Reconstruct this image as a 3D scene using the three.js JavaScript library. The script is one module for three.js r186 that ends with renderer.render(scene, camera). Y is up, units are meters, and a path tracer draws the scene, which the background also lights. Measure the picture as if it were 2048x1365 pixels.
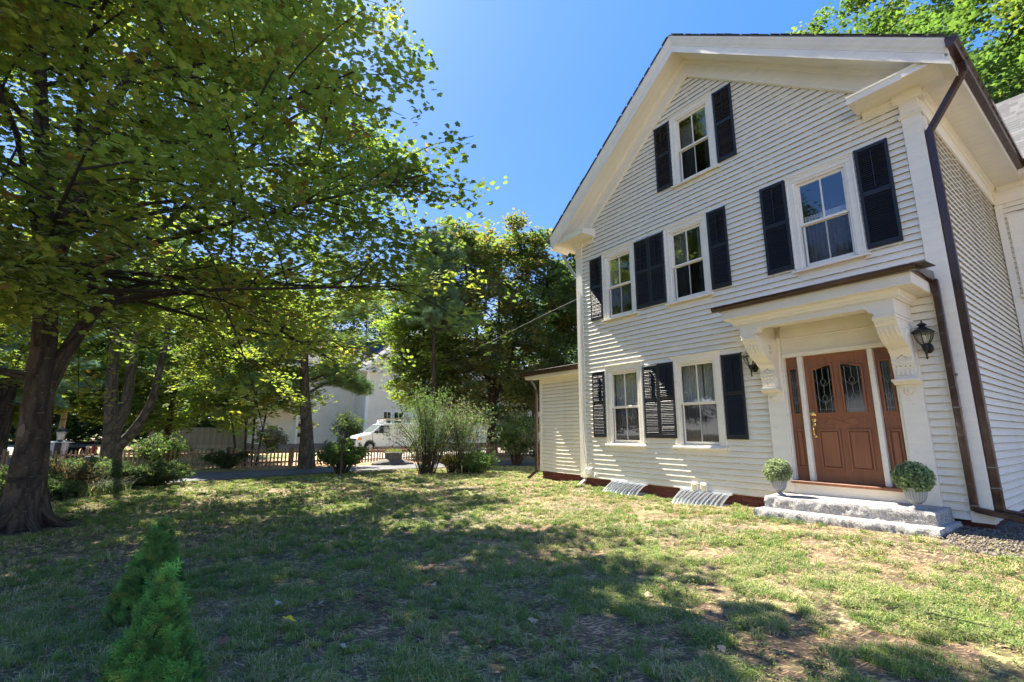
import * as THREE from 'three';
import { mergeGeometries } from 'three/addons/utils/BufferGeometryUtils.js';

// ---------- camera, sky, sun, exposure ----------
const scene = new THREE.Scene();
const CAM = new THREE.Vector3(3.459, 0.764, 8.552), YAW = -54.393, PITCH = 11.063, ROLL = 0.256;
const camera = new THREE.PerspectiveCamera(72.66, 2048 / 1365, 0.1, 2000);
const [cF, cR, cU] = (() => {
  const y = YAW * Math.PI / 180, p = PITCH * Math.PI / 180, o = ROLL * Math.PI / 180;
  const f = new THREE.Vector3(Math.sin(y) * Math.cos(p), Math.sin(p), -Math.cos(y) * Math.cos(p));
  const r0 = new THREE.Vector3(Math.cos(y), 0, Math.sin(y)), u0 = new THREE.Vector3().crossVectors(r0, f);
  const r = r0.clone().multiplyScalar(Math.cos(o)).addScaledVector(u0, Math.sin(o));
  const u = u0.clone().multiplyScalar(Math.cos(o)).addScaledVector(r0, -Math.sin(o));
  return [f, r, u];
})();
camera.position.copy(CAM);
camera.quaternion.setFromRotationMatrix(new THREE.Matrix4().makeBasis(cR, cU, cF.clone().negate()));
scene.add(camera);

const SUN = new THREE.Vector3(-1, 1.186, 0.12).normalize();
const SUN_I = 4.1, EXPOSURE = 5.3, SKY_I = 0.285;
{ // clear early-autumn sky: deep blue above, paler towards the horizon and round the sun
  const W = 512, H = 256, d = new Float32Array(W * H * 4), v = new THREE.Vector3();
  const mix = (a, b, t) => a + (b - a) * t, zen = [0.085, 0.27, 0.80], mid = [0.15, 0.39, 0.93], low = [2.7, 2.65, 2.55];
  for (let j = 0; j < H; j++) for (let i = 0; i < W; i++) {
    const el = ((j + 0.5) / H - 0.5) * Math.PI, az = ((i + 0.5) / W - 0.5) * 2 * Math.PI;
    v.set(Math.cos(el) * Math.cos(az), Math.sin(el), Math.cos(el) * Math.sin(az));
    const s = Math.max(0, Math.sin(el)), g = Math.max(0, v.dot(SUN));
    const t1 = Math.min(1, s / 0.62), k = Math.pow(1 - s, 9);
    const au = 0.15 * Math.pow(g, 5) + 0.3 * Math.pow(g, 30);
    for (let c = 0; c < 3; c++) d[(j * W + i) * 4 + c] = SKY_I * (mix(mix(mid[c], zen[c], t1), low[c], k) + au * [1, 0.97, 0.9][c]);
    d[(j * W + i) * 4 + 3] = 1;
  }
  const t = new THREE.DataTexture(d, W, H, THREE.RGBAFormat, THREE.FloatType);
  t.mapping = THREE.EquirectangularReflectionMapping; t.magFilter = THREE.LinearFilter; t.minFilter = THREE.LinearFilter; t.needsUpdate = true;
  scene.background = t; scene.environment = t;
}
const sun = new THREE.DirectionalLight(new THREE.Color(1, 0.93, 0.80), SUN_I);
sun.position.copy(SUN).multiplyScalar(80); sun.target.position.set(-4, 0, 2); sun.castShadow = true;
sun.shadow.camera.left = sun.shadow.camera.bottom = -45; sun.shadow.camera.right = sun.shadow.camera.top = 45; sun.shadow.camera.far = 220;
sun.shadow.mapSize.set(4096, 4096); sun.shadow.radius = 1;
sun.name = 'sun'; scene.add(sun, sun.target);
const renderer = new THREE.WebGLRenderer({ antialias: true });
renderer.setSize(1024, 682); renderer.toneMapping = THREE.LinearToneMapping; renderer.toneMappingExposure = EXPOSURE; renderer.shadowMap.enabled = true;

// ---------- helpers ----------
function rng(seed) { let s = seed | 0; return () => { s = (s + 0x6d2b79f5) | 0; let t = Math.imul(s ^ (s >>> 15), 1 | s); t = (t + Math.imul(t ^ (t >>> 7), 61 | t)) ^ t; return ((t ^ (t >>> 14)) >>> 0) / 4294967296; }; }
const V = (x, y, z) => new THREE.Vector3(x, y, z), clamp = (x, a, b) => Math.min(b, Math.max(a, x)), lerp = (a, b, t) => a + (b - a) * t;
const smooth = (a, b, x) => { const t = clamp((x - a) / (b - a), 0, 1); return t * t * (3 - 2 * t); };
const hash = (x, y, s) => { let h = Math.imul(x | 0, 374761393) ^ Math.imul(y | 0, 668265263) ^ Math.imul(s | 0, 2147483647); h = Math.imul(h ^ (h >>> 13), 1274126177); return ((h ^ (h >>> 16)) >>> 0) / 4294967296; };
function vnoise(x, y, s = 0, per = 0) {
  const xi = Math.floor(x), yi = Math.floor(y), fx = x - xi, fy = y - yi, w = (n) => per ? ((n % per) + per) % per : n;
  const u = fx * fx * (3 - 2 * fx), v = fy * fy * (3 - 2 * fy);
  return lerp(lerp(hash(w(xi), w(yi), s), hash(w(xi + 1), w(yi), s), u), lerp(hash(w(xi), w(yi + 1), s), hash(w(xi + 1), w(yi + 1), s), u), v);
}
function fbm(x, y, s = 0, oct = 4, per = 0) { let a = 0, k = 0.5, n = 0; for (let i = 0; i < oct; i++) { a += k * vnoise(x, y, s + i * 17, per); n += k; k *= 0.5; x *= 2; y *= 2; per *= 2; } return a / n; }
function texture(size, fn, srgb = true, repeat = [1, 1]) { // fn(u, v) -> [r, g, b] in 0..1
  const d = new Uint8Array(size * size * 4);
  for (let j = 0; j < size; j++) for (let i = 0; i < size; i++) {
    const c = fn((i + 0.5) / size, (j + 0.5) / size), o = (j * size + i) * 4;
    for (let k = 0; k < 3; k++) d[o + k] = clamp(c[k] * 255, 0, 255);
    d[o + 3] = 255;
  }
  const t = new THREE.DataTexture(d, size, size); t.wrapS = t.wrapT = THREE.RepeatWrapping; t.magFilter = THREE.LinearFilter; t.minFilter = THREE.LinearMipmapLinearFilter; t.generateMipmaps = true;
  if (srgb) t.colorSpace = THREE.SRGBColorSpace;
  t.repeat.set(...repeat); t.needsUpdate = true; return t;
}
const lin = (r, g, b) => new THREE.Color().setRGB(r, g, b);
const mat = (color, roughness = 0.7, o = {}) => new THREE.MeshStandardMaterial({ color, roughness, metalness: 0, ...o });
const phys = (color, roughness, o = {}) => new THREE.MeshPhysicalMaterial({ color, roughness, ...o });

// uv in metres, by the axis that each face looks along
function uvm(g) {
  if (g.index) g = g.toNonIndexed();
  if (!g.attributes.normal) g.computeVertexNormals();
  const p = g.attributes.position, n = p.count, uv = new Float32Array(n * 2), a = V(), b = V(), c = V();
  for (let i = 0; i < n; i += 3) {
    a.fromBufferAttribute(p, i); b.fromBufferAttribute(p, i + 1); c.fromBufferAttribute(p, i + 2);
    const m = b.clone().sub(a).cross(c.clone().sub(a)), ax = Math.abs(m.x), ay = Math.abs(m.y), az = Math.abs(m.z);
    [a, b, c].forEach((q, k) => { const w = ax > ay && ax > az ? [q.z, q.y] : ay > az ? [q.x, q.z] : [q.x, q.y]; uv[(i + k) * 2] = w[0]; uv[(i + k) * 2 + 1] = w[1]; });
  }
  g.setAttribute('uv', new THREE.BufferAttribute(uv, 2));
  for (const k of Object.keys(g.attributes)) if (!['position', 'normal', 'uv', 'color'].includes(k)) g.deleteAttribute(k);
  return g;
}
const merge = (list) => list.length === 1 ? list[0] : mergeGeometries(list.map((g) => g.index ? g.toNonIndexed() : g));
const box = (x0, x1, y0, y1, z0, z1) => uvm(new THREE.BoxGeometry(x1 - x0, y1 - y0, z1 - z0).translate((x0 + x1) / 2, (y0 + y1) / 2, (z0 + z1) / 2));
// box with a chamfer along its edges
function cbox(x0, x1, y0, y1, z0, z1, r = 0.006) {
  const w = x1 - x0, h = y1 - y0, d = z1 - z0; r = Math.min(r, w / 3, h / 3, d / 3);
  const s = new THREE.Shape([[-w / 2 + r, -h / 2], [w / 2 - r, -h / 2], [w / 2, -h / 2 + r], [w / 2, h / 2 - r], [w / 2 - r, h / 2], [-w / 2 + r, h / 2], [-w / 2, h / 2 - r], [-w / 2, -h / 2 + r]].map((p) => new THREE.Vector2(p[0] * (w - 2 * r) / w, p[1] * (h - 2 * r) / h)));
  const g = new THREE.ExtrudeGeometry(s, { depth: d - 2 * r, bevelEnabled: true, bevelThickness: r, bevelSize: r, bevelSegments: 1, curveSegments: 1 });
  g.translate((x0 + x1) / 2, (y0 + y1) / 2, z0 + r); g.deleteAttribute('normal'); g.computeVertexNormals();
  return uvm(g);
}
// closed polygon [a, b] swept straight along an axis: 'x' takes [z, y], 'z' takes [x, y], 'y' takes [x, z]
function prism(poly, axis, t0, t1, bevel = 0) {
  const s = new THREE.Shape(poly.map((p) => new THREE.Vector2(p[0], p[1])));
  const g = new THREE.ExtrudeGeometry(s, { depth: t1 - t0 - 2 * bevel, bevelEnabled: bevel > 0, bevelThickness: bevel, bevelSize: bevel, bevelOffset: -bevel, bevelSegments: 1, curveSegments: 6 });
  g.translate(0, 0, t0 + bevel);
  if (axis === 'x') g.applyMatrix4(new THREE.Matrix4().set(0, 0, 1, 0, 0, 1, 0, 0, -1, 0, 0, 0, 0, 0, 0, 1)).scale(1, 1, -1), flip(g);
  if (axis === 'y') g.applyMatrix4(new THREE.Matrix4().set(1, 0, 0, 0, 0, 0, 1, 0, 0, 1, 0, 0, 0, 0, 0, 1)), flip(g);
  g.computeVertexNormals();
  return uvm(g);
}
function flip(g) { if (g.index) { const a = g.index.array; for (let i = 0; i < a.length; i += 3) [a[i], a[i + 1]] = [a[i + 1], a[i]]; } else for (const k of ['position', 'normal', 'uv']) { const b = g.attributes[k]; if (!b) continue; const n = b.itemSize; for (let i = 0; i < b.count; i += 3) for (let c = 0; c < n; c++) { const t = b.array[i * n + c]; b.array[i * n + c] = b.array[(i + 1) * n + c]; b.array[(i + 1) * n + c] = t; } } return g; }
const lathe = (pts, seg = 20) => { const g = new THREE.LatheGeometry(pts.map((p) => new THREE.Vector2(p[0], p[1])), seg); return g.toNonIndexed(); };
// tapered tube through points; radius r0 -> r1 (or a function of t)
function tube(pts, r, sides = 6, n = 0, bump = 0, seed = 1) {
  const c = pts.length > 2 ? new THREE.CatmullRomCurve3(pts) : new THREE.LineCurve3(pts[0], pts[1]);
  n = n || Math.max(1, (pts.length - 1) * 3);
  const pos = [], idx = [], uv = []; let side = null; const P = V(), T = V();
  for (let i = 0; i <= n; i++) {
    const t = i / n; c.getPoint(t, P); c.getTangent(Math.min(0.999, t), T);
    if (!side) side = Math.abs(T.y) > 0.9 ? V(1, 0, 0) : V(0, 1, 0);
    side.addScaledVector(T, -side.dot(T)).normalize(); const up = V().crossVectors(T, side), rad = typeof r === 'function' ? r(t) : lerp(r[0], r[1], t);
    for (let k = 0; k <= sides; k++) {
      const a = k / sides * Math.PI * 2, kk = k % sides, rr = rad * (1 + (bump ? bump * (2 * vnoise(kk * 0.9, t * n * 0.35, seed) - 1) : 0));
      pos.push(P.x + (side.x * Math.cos(a) + up.x * Math.sin(a)) * rr, P.y + (side.y * Math.cos(a) + up.y * Math.sin(a)) * rr, P.z + (side.z * Math.cos(a) + up.z * Math.sin(a)) * rr);
      uv.push(k / sides * Math.max(1, Math.round(rad * 6.3)), t * c.getLength());
      if (i < n && k < sides) { const q = i * (sides + 1) + k, w = q + sides + 1; idx.push(q, q + 1, w, w, q + 1, w + 1); }
    }
  }
  const g = new THREE.BufferGeometry(); g.setAttribute('position', new THREE.Float32BufferAttribute(pos, 3)); g.setAttribute('uv', new THREE.Float32BufferAttribute(uv, 2)); g.setIndex(idx); g.computeVertexNormals();
  const nn = g.attributes.normal, a = V(), b = V();
  for (let i = 0; i <= n; i++) { const q = i * (sides + 1), w = q + sides; a.fromBufferAttribute(nn, q).add(b.fromBufferAttribute(nn, w)).normalize(); nn.setXYZ(q, a.x, a.y, a.z); nn.setXYZ(w, a.x, a.y, a.z); }
  return g.toNonIndexed();
}
const taken = new Map();
const numbered = (n) => { const k = taken.get(n) ?? 0; taken.set(n, k + 1); return k ? n + '_' + String(k).padStart(3, '0') : n; };
function tag(o, label, category, group, kind) { o.userData.label = label; if (category) o.userData.category = category; if (group) o.userData.group = group; if (kind) o.userData.kind = kind; return o; }
function sh(o) { o.castShadow = o.receiveShadow = true; return o; }
function thing(name, label, category, p = [0, 0, 0], turn = 0, group) { const o = new THREE.Group(); o.name = numbered(name); o.position.set(...p); o.rotation.y = turn; tag(o, label, category, group); scene.add(o); return o; }
function part(parent, name, g, m) { const o = sh(new THREE.Mesh(g, m)); o.name = name; parent.add(o); return o; }
function single(name, g, m, label, category, p = [0, 0, 0], group) { const o = sh(new THREE.Mesh(g, m)); o.name = numbered(name); o.position.set(...p); tag(o, label, category, group); scene.add(o); return o; }
function struct(name, g, m, label) { const o = sh(new THREE.Mesh(g, m)); o.name = numbered(name); scene.add(o); return tag(o, label, undefined, undefined, 'structure'); }
function instanced(parent, name, g, m, places, colors) {
  const o = sh(new THREE.InstancedMesh(g, m, places.length)); o.name = name; o.userData.kind = 'stuff';
  places.forEach((q, i) => o.setMatrixAt(i, q)); if (colors) colors.forEach((c, i) => o.setColorAt(i, c));
  parent.add(o); return o;
}
function copy(o, name, p, turn, label, group) { const c = o.clone(); c.name = numbered(name); c.position.set(...p); c.rotation.y = turn; c.userData = { ...o.userData }; if (label) c.userData.label = label; if (group) c.userData.group = group; scene.add(c); return c; }
// pixel of the photograph -> point on the plane y
function onGround(u, v, y = -0.75) { const d = cF.clone().addScaledVector(cR, (u - 1024) / 927.94).addScaledVector(cU, -(v - 682.5) / 927.94); return CAM.clone().addScaledVector(d, (y - CAM.y) / d.y); }

// lie of the land: level yard, banked up a little against the house
function land(x, z) {
  const px = [-9, -5.4, -2.6, -0.4, 1.7, 3, 6], py = [-0.68, -0.55, -0.60, -0.50, -0.43, -0.41, -0.42];
  let i = 0; while (i < 5 && x > px[i + 1]) i++;
  const h = lerp(py[i], py[i + 1], clamp((x - px[i]) / (px[i + 1] - px[i]), 0, 1));
  const side = smooth(-13, -8, x), w = z > 0.6 ? Math.exp(-Math.pow((z - 0.6) / 2.4, 2)) : 1;
  return lerp(-0.75, h, w * side) + 0.018 * (fbm(x * 0.5, z * 0.5, 3, 3) - 0.5) * smooth(0.4, 1.6, Math.abs(z) + (x < -5.6 || x > 2.3 ? 2 : 0));
}

// ---------- materials ----------
const nz = texture(512, (u, v) => { const n = fbm(u * 16, v * 16, 1, 5, 16); return [n, n, n]; }, false);
// old house paint: warm white, faint brush grain along the board, flakes and grey dust specks
const paintTex = texture(1024, (u, v) => {
  const b = fbm(u * 4, v * 48, 5, 4, 4) - 0.5, s = fbm(u * 6, v * 6, 9, 4, 6) - 0.5, f = smooth(0.72, 0.80, fbm(u * 30, v * 90, 21, 3, 30)), q = smooth(0.80, 0.86, fbm(u * 60, v * 60, 33, 2, 60));
  const k = 0.925 + 0.05 * b + 0.06 * s - 0.025 * f - 0.025 * q; return [k, k * 0.985, k * (0.95 - 0.02 * s)];
}, true, [0.45, 0.45]);
const paintBump = texture(512, (u, v) => { const b = fbm(u * 4, v * 64, 5, 4, 4), f = smooth(0.66, 0.72, fbm(u * 22, v * 40, 21, 3, 22)); const n = 0.6 * b + 0.4 * (1 - f); return [n, n, n]; }, false, [0.5, 0.5]);
const siding = mat(lin(0.98, 0.93, 0.83), 0.62, { map: paintTex, bumpMap: paintBump, bumpScale: 0.0022 });
const trim = mat(lin(0.97, 0.93, 0.85), 0.55, { map: paintTex, bumpMap: paintBump, bumpScale: 0.0012 });
const trimCream = mat(lin(0.92, 0.88, 0.80), 0.5, { map: paintTex });
const wallBack = siding;
// the lower edge of each old clapboard: paint worn through to grey wood, grime in the drip line, plus the shadow line under the lip painted in as darker colour
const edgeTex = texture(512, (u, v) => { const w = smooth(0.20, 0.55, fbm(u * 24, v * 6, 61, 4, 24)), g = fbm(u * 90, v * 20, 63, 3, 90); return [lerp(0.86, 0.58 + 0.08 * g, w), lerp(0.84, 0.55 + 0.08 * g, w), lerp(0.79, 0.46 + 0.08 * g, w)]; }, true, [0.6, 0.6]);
const wornShadeEdge = mat(lin(0.95, 0.95, 0.95), 0.8, { map: edgeTex });
const shutterMat = mat(lin(0.0075, 0.0085, 0.0125), 0.5, { bumpMap: paintBump, bumpScale: 0.0006 });
const brownMetal = phys(lin(0.060, 0.032, 0.024), 0.38, { metalness: 0.25, roughnessMap: nz });
const brownSeam = mat(lin(0.22, 0.18, 0.15), 0.6);
const doorTex = texture(512, (u, v) => { const g = fbm(u * 40, v * 3, 4, 4, 40) - 0.5, w = fbm(u * 3, v * 3, 6, 3, 3) - 0.5; const k = 1 + 0.22 * g + 0.12 * w; return [0.53 * k, 0.335 * k, 0.225 * k]; });
const doorMat = phys(lin(1, 1, 1), 0.5, { map: doorTex, bumpMap: doorTex, bumpScale: 0.0006 });
const brass = phys(lin(0.80, 0.58, 0.20), 0.22, { metalness: 1 });
const lead = phys(lin(0.32, 0.33, 0.33), 0.35, { metalness: 0.9 });
const ironBlack = phys(lin(0.018, 0.017, 0.017), 0.42, { metalness: 0.4 });
const pane = phys(lin(0.93, 0.96, 0.96), 0.02, { transmission: 1, ior: 2.2 });
const paneScreened = phys(lin(0.40, 0.40, 0.41), 0.03, { transmission: 1, ior: 1.5 });
const paneDoor = phys(lin(0.30, 0.33, 0.32), 0.08, { transmission: 1, ior: 1.5 });
const curtainTex = texture(256, (u, v) => { const n = 0.85 + 0.15 * fbm(u * 30, v * 30, 2, 3, 30); return [n, n, n]; });
const curtainMat = phys(lin(0.62, 0.60, 0.56), 1, { map: curtainTex, transmission: 0.25, side: THREE.DoubleSide });
const curtainDark = mat(lin(0.16, 0.15, 0.14), 1, { side: THREE.DoubleSide });
const roomMat = mat(lin(0.48, 0.44, 0.38), 0.9);
const brickMats = [[0.150, 0.040, 0.028], [0.175, 0.048, 0.032], [0.128, 0.034, 0.026]].map((c) => mat(lin(...c), 0.8, { bumpMap: nz, bumpScale: 0.004 }));
const mortar = mat(lin(0.12, 0.035, 0.026), 0.9);
const granTex = texture(512, (u, v) => { const a = fbm(u * 90, v * 90, 7, 2, 90), b = fbm(u * 5, v * 5, 8, 3, 5), c = hash(Math.floor(u * 256), Math.floor(v * 256), 5) > 0.93 ? -0.25 : 0; const k = 0.62 + 0.5 * (a - 0.5) + 0.16 * (b - 0.5) + c; return [k, k * 0.99, k * 0.985]; }, true, [1.4, 1.4]);
const granite = mat(lin(1.0, 0.965, 0.91), 0.85, { map: granTex, bumpMap: granTex, bumpScale: 0.004 });
const shingleTex = texture(512, (u, v) => { const r = Math.floor(v * 8), o = hash(r, 1, 2) * 0.3, t = hash(Math.floor((u + o) * 6), r, 4), n = fbm(u * 100, v * 100, 3, 2, 100); const k = 0.34 + 0.10 * (t - 0.5) + 0.16 * (n - 0.5); return [k, k * 0.98, k * 0.97]; });
const shingle = mat(lin(0.9, 0.9, 0.9), 0.9, { map: shingleTex });
const shingleRed = mat(lin(0.6, 0.40, 0.34), 0.9, { map: shingleTex });
const shingleTabs = [0.085, 0.105, 0.12, 0.095].map((k) => mat(lin(k, k * 0.99, k * 0.98), 0.92, { bumpMap: nz, bumpScale: 0.003 }));

// ---------- the white house ----------
const XL = -5.425, XR = 2.01, XC = (XL + XR) / 2, SL = 0.80, BASE = -0.337, SOF = 5.87, DEPTH = 9.2, EXPO = 0.108;
const rakeY = (h, x) => h - SL * Math.abs(x - XC);
const HB = [XC, -0.58, 0];
const house = thing('white_house', 'white clapboard gable house with black shutters and a brown front door', 'house', HB);
const hp = (name, g, m, parent = house) => { const o = part(parent, name, g, m); if (parent === house) o.position.set(-HB[0], -HB[1], -HB[2]); return o; };
const R = rng(7);

const WINS = [ // glass x0, x1, y0, y1, curtain
  { x0: -2.016, x1: -1.363, y0: 6.294, y1: 7.716, c: 'dark' },
  { x0: -4.257, x1: -3.605, y0: 3.638, y1: 5.068, c: 'dark' }, { x0: -2.355, x1: -1.704, y0: 3.638, y1: 5.068, c: 'dark' }, { x0: 0.265, x1: 0.917, y0: 3.638, y1: 5.068, c: 'cafe' },
  { x0: -4.275, x1: -3.559, y0: 0.586, y1: 2.131, c: 'full' }, { x0: -2.377, x1: -1.658, y0: 0.586, y1: 2.131, c: 'full' },
];
const SHUT = [[-2.647, -2.241, 6.235, 7.851], [-1.144, -0.745, 6.235, 7.851], [-4.89, -4.486, 3.588, 5.255], [-3.399, -2.996, 3.588, 5.245], [-2.99, -2.586, 3.588, 5.245], [-1.49, -1.085, 3.588, 5.255], [-0.393, 0.052, 3.588, 5.285], [1.136, 1.579, 3.588, 5.285],
  [-4.915, -4.515, 0.643, 2.241], [-3.326, -2.93, 0.643, 2.215], [-2.924, -2.525, 0.643, 2.25], [-1.435, -1.028, 0.643, 2.241]];

// walls with real openings
const frontWall = (() => {
  const s = new THREE.Shape([[XL + 0.02, BASE], [XR - 0.02, BASE], [XR - 0.02, rakeY(9.05, XR)], [XC, 9.05], [XL + 0.02, rakeY(9.05, XL)]].map((p) => new THREE.Vector2(...p)));
  const hole = (x0, x1, y0, y1) => s.holes.push(new THREE.Path([[x0, y0], [x0, y1], [x1, y1], [x1, y0]].map((p) => new THREE.Vector2(...p))));
  for (const w of WINS) hole(w.x0 - 0.06, w.x1 + 0.06, w.y0 - 0.06, w.y1 + 0.06);
  hole(-0.30, 1.225, -0.03, 2.075);
  const g = new THREE.ExtrudeGeometry(s, { depth: 0.12, bevelEnabled: false }); g.translate(0, 0, -0.142);
  return hp('front_wall', uvm(g), wallBack);
})();
// one clapboard: thick at its lower edge, thin at the top; runs along x from 0 to len
const boardCache = new Map();
function clapboard(len, e = EXPO) {
  const lip = e === EXPO ? 0.026 : 0.034, k = len.toFixed(2) + e; if (boardCache.has(k)) return boardCache.get(k);
  const h = e + 0.022, wedge = (y0, y1, z0, z1) => { const g = new THREE.BoxGeometry(len, h, 0.03).toNonIndexed(), p = g.attributes.position; for (let i = 0; i < p.count; i++) { const x = p.getX(i) + len / 2, top = p.getY(i) > 0, front = p.getZ(i) > 0; p.setXYZ(i, x, top ? y1 : y0, front ? (top ? z1 : z0) : -0.018); } g.computeVertexNormals(); return uvm(g); };
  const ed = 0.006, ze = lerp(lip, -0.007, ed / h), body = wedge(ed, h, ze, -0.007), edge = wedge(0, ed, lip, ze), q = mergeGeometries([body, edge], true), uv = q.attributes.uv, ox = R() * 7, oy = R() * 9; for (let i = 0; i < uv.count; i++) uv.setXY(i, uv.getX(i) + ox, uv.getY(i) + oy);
  boardCache.set(k, q); return q;
}
function boards(parent, y0, y1, span, holes, place, e = EXPO, jointEvery = 4.4) {
  for (let y = y0, r = 0; y < y1; y += e, r++) {
    const s0 = span(y + e * 0.9); if (!s0 || s0[1] - s0[0] < 0.1) continue;
    let runs = [s0];
    for (const [a, b, c, d] of holes) if (y + e > c && y < d) runs = runs.flatMap(([p, q]) => b <= p || a >= q ? [[p, q]] : [[p, a], [b, q]].filter(([m, n]) => n - m > 0.03));
    runs = runs.flatMap(([p, q]) => { if (q - p < jointEvery) return [[p, q]]; const m = lerp(p, q, 0.25 + 0.5 * hash(r, 3, 8)); return [[p, m - 0.001], [m + 0.001, q]]; });
    for (const [p, q] of runs) { const o = part(parent, 'clapboard', clapboard(Math.round((q - p) * 50) / 50, e), [siding, wornShadeEdge]); o.scale.x = (q - p) / (Math.round((q - p) * 50) / 50); place(o, p, y + (R() - 0.5) * 0.005, (R() - 0.5) * 0.003, (R() - 0.5) * 0.0016); }
  }
}
const winHoles = WINS.map((w) => [w.x0 - 0.17, w.x1 + 0.17, w.y0 - 0.1, w.y1 + 0.17]);
boards(frontWall, BASE, 8.78, (y) => { const hw = (8.86 - y) / SL; return [Math.max(XL + 0.2, XC - hw), Math.min(XR - 0.19, XC + hw)]; },
  [...winHoles, [-0.575, 1.50, -0.5, 2.64]], (o, x, y, dz, t) => { o.position.set(x, y, dz); o.rotation.z = t * 0.6; });
const rightWall = hp('side_wall', box(XR - 0.15, XR - 0.035, BASE, SOF, -DEPTH, -0.145), wallBack);
boards(rightWall, BASE, 5.52, () => [0.12, 5.05], [], (o, p, y, dz, t) => { o.position.set(XR - 0.03 + dz, y, -p); o.rotation.y = Math.PI / 2; o.rotation.x = 0; o.rotation.z = t; }, EXPO, 9);
hp('side_wall', box(XL + 0.03, XL + 0.15, BASE, SOF, -DEPTH, -0.145), siding);
hp('back_wall', box(XL + 0.15, XR - 0.15, BASE, SOF, -DEPTH, -DEPTH + 0.12), wallBack);
hp('attic_gable', prism([[XL + 0.1, SOF], [XR - 0.1, SOF], [XC, 9.0]], 'z', -DEPTH, -DEPTH + 0.1), siding);
hp('floor', box(XL + 0.15, XR - 0.15, -0.32, -0.05, -DEPTH + 0.12, -0.145), roomMat);
hp('ceiling', box(XL + 0.15, XR - 0.15, 2.75, 3.0, -DEPTH + 0.12, -0.145), roomMat);
hp('attic_floor', box(XL + 0.15, XR - 0.15, 5.65, 5.86, -DEPTH + 0.12, -0.145), roomMat);
hp('partition', box(XL + 0.15, XR - 0.15, -0.05, 2.75, -3.4, -3.3), roomMat);
hp('partition', box(XL + 0.15, XR - 0.15, 3.0, 5.65, -3.4, -3.3), roomMat);

// roof: two slopes, rake mouldings, eaves, returns
const OX = 0.47, FZ = 0.58; // overhang at the eaves, front edge of the rake
function rake(poly, x0, x1, xa = XC) { // polygon [z, h] swept along the slope from x0 to x1
  const g = new THREE.BufferGeometry(), pos = [], xs = [x0, x1], n = poly.length, s = new THREE.Shape(poly.map((p) => new THREE.Vector2(p[0], p[1])));
  const P = (i, k) => [xs[k], rakeY(poly[i][1], xs[k]), poly[i][0]];
  for (let i = 0; i < n; i++) { const j = (i + 1) % n; pos.push(...P(i, 0), ...P(j, 0), ...P(j, 1), ...P(i, 0), ...P(j, 1), ...P(i, 1)); }
  const tri = THREE.ShapeUtils.triangulateShape(s.getPoints(), []), area = THREE.ShapeUtils.area(s.getPoints());
  for (const [a, b, c] of tri) { pos.push(...P(a, 1), ...P(b, 1), ...P(c, 1), ...P(c, 0), ...P(b, 0), ...P(a, 0)); }
  g.setAttribute('position', new THREE.Float32BufferAttribute(pos, 3)); g.computeVertexNormals();
  return uvm(g);
}
const bothRakes = (poly, e = OX) => merge([rake(poly, XL - e, XC), rake(poly, XC, XR + e)]);
hp('roof_slope', rake([[-DEPTH - 0.3, 9.40], [-DEPTH - 0.3, 9.48], [FZ, 9.48], [FZ, 9.455], [0.4, 9.40]], XL - OX - 0.03, XC), shingle);
hp('roof_slope', rake([[-DEPTH - 0.3, 9.40], [-DEPTH - 0.3, 9.48], [FZ, 9.48], [FZ, 9.455], [0.4, 9.40]], XC, XR + OX + 0.03), shingle);
hp('frieze_board', bothRakes([[-0.02, 8.72], [0.048, 8.72], [0.048, 9.04], [-0.02, 9.04]], 0.02), trim);
hp('frieze_moulding', bothRakes([[0.0, 8.665], [0.05, 8.665], [0.078, 8.69], [0.078, 8.705], [0.06, 8.735], [0.0, 8.735]], -0.13), trim);
hp('bed_moulding', bothRakes([[0.04, 8.99], [0.075, 9.0], [0.085, 9.03], [0.12, 9.05], [0.13, 9.10], [0.04, 9.10]], 0.05), trim);
hp('rake_soffit', bothRakes([[-0.1, 9.098], [0.50, 9.098], [0.50, 9.14], [-0.1, 9.14]]), trim);
hp('rake_fascia', bothRakes([[0.495, 9.06], [0.522, 9.06], [0.522, 9.22], [0.495, 9.22]]), trim);
hp('rake_crown', bothRakes([[0.45, 9.222], [0.526, 9.222], [0.532, 9.26], [0.548, 9.31], [0.56, 9.37], [0.572, 9.41], [0.572, 9.45], [0.45, 9.44]]), trim);
{ // ragged shingle edge along both rakes
  const r = rng(31), list = [];
  for (const s of [-1, 1]) for (let t = 0.05; t < 4.1; t += 0.14 + 0.05 * r()) { const x0 = XC + s * t, x1 = XC + s * (t + 0.15), z = FZ + 0.012 + 0.014 * r(), h = 9.484 + 0.012 * r(); list.push(rake([[FZ - 0.25, h], [FZ - 0.25, h + 0.008], [z, h + 0.008], [z, h]], Math.min(x0, x1), Math.max(x0, x1))); }
  hp('shingle_edge', merge(list), mat(lin(0.06, 0.058, 0.06), 0.9));
}
const kGutter = [[0, 0], [0.085, 0], [0.10, 0.03], [0.125, 0.06], [0.13, 0.125], [0.115, 0.125], [0.11, 0.07], [0.08, 0.012], [0.012, 0.012], [0.012, 0.125], [0, 0.125]];
const roofEdgeY = rakeY(9.40, XR + OX) - 0.02;
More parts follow.
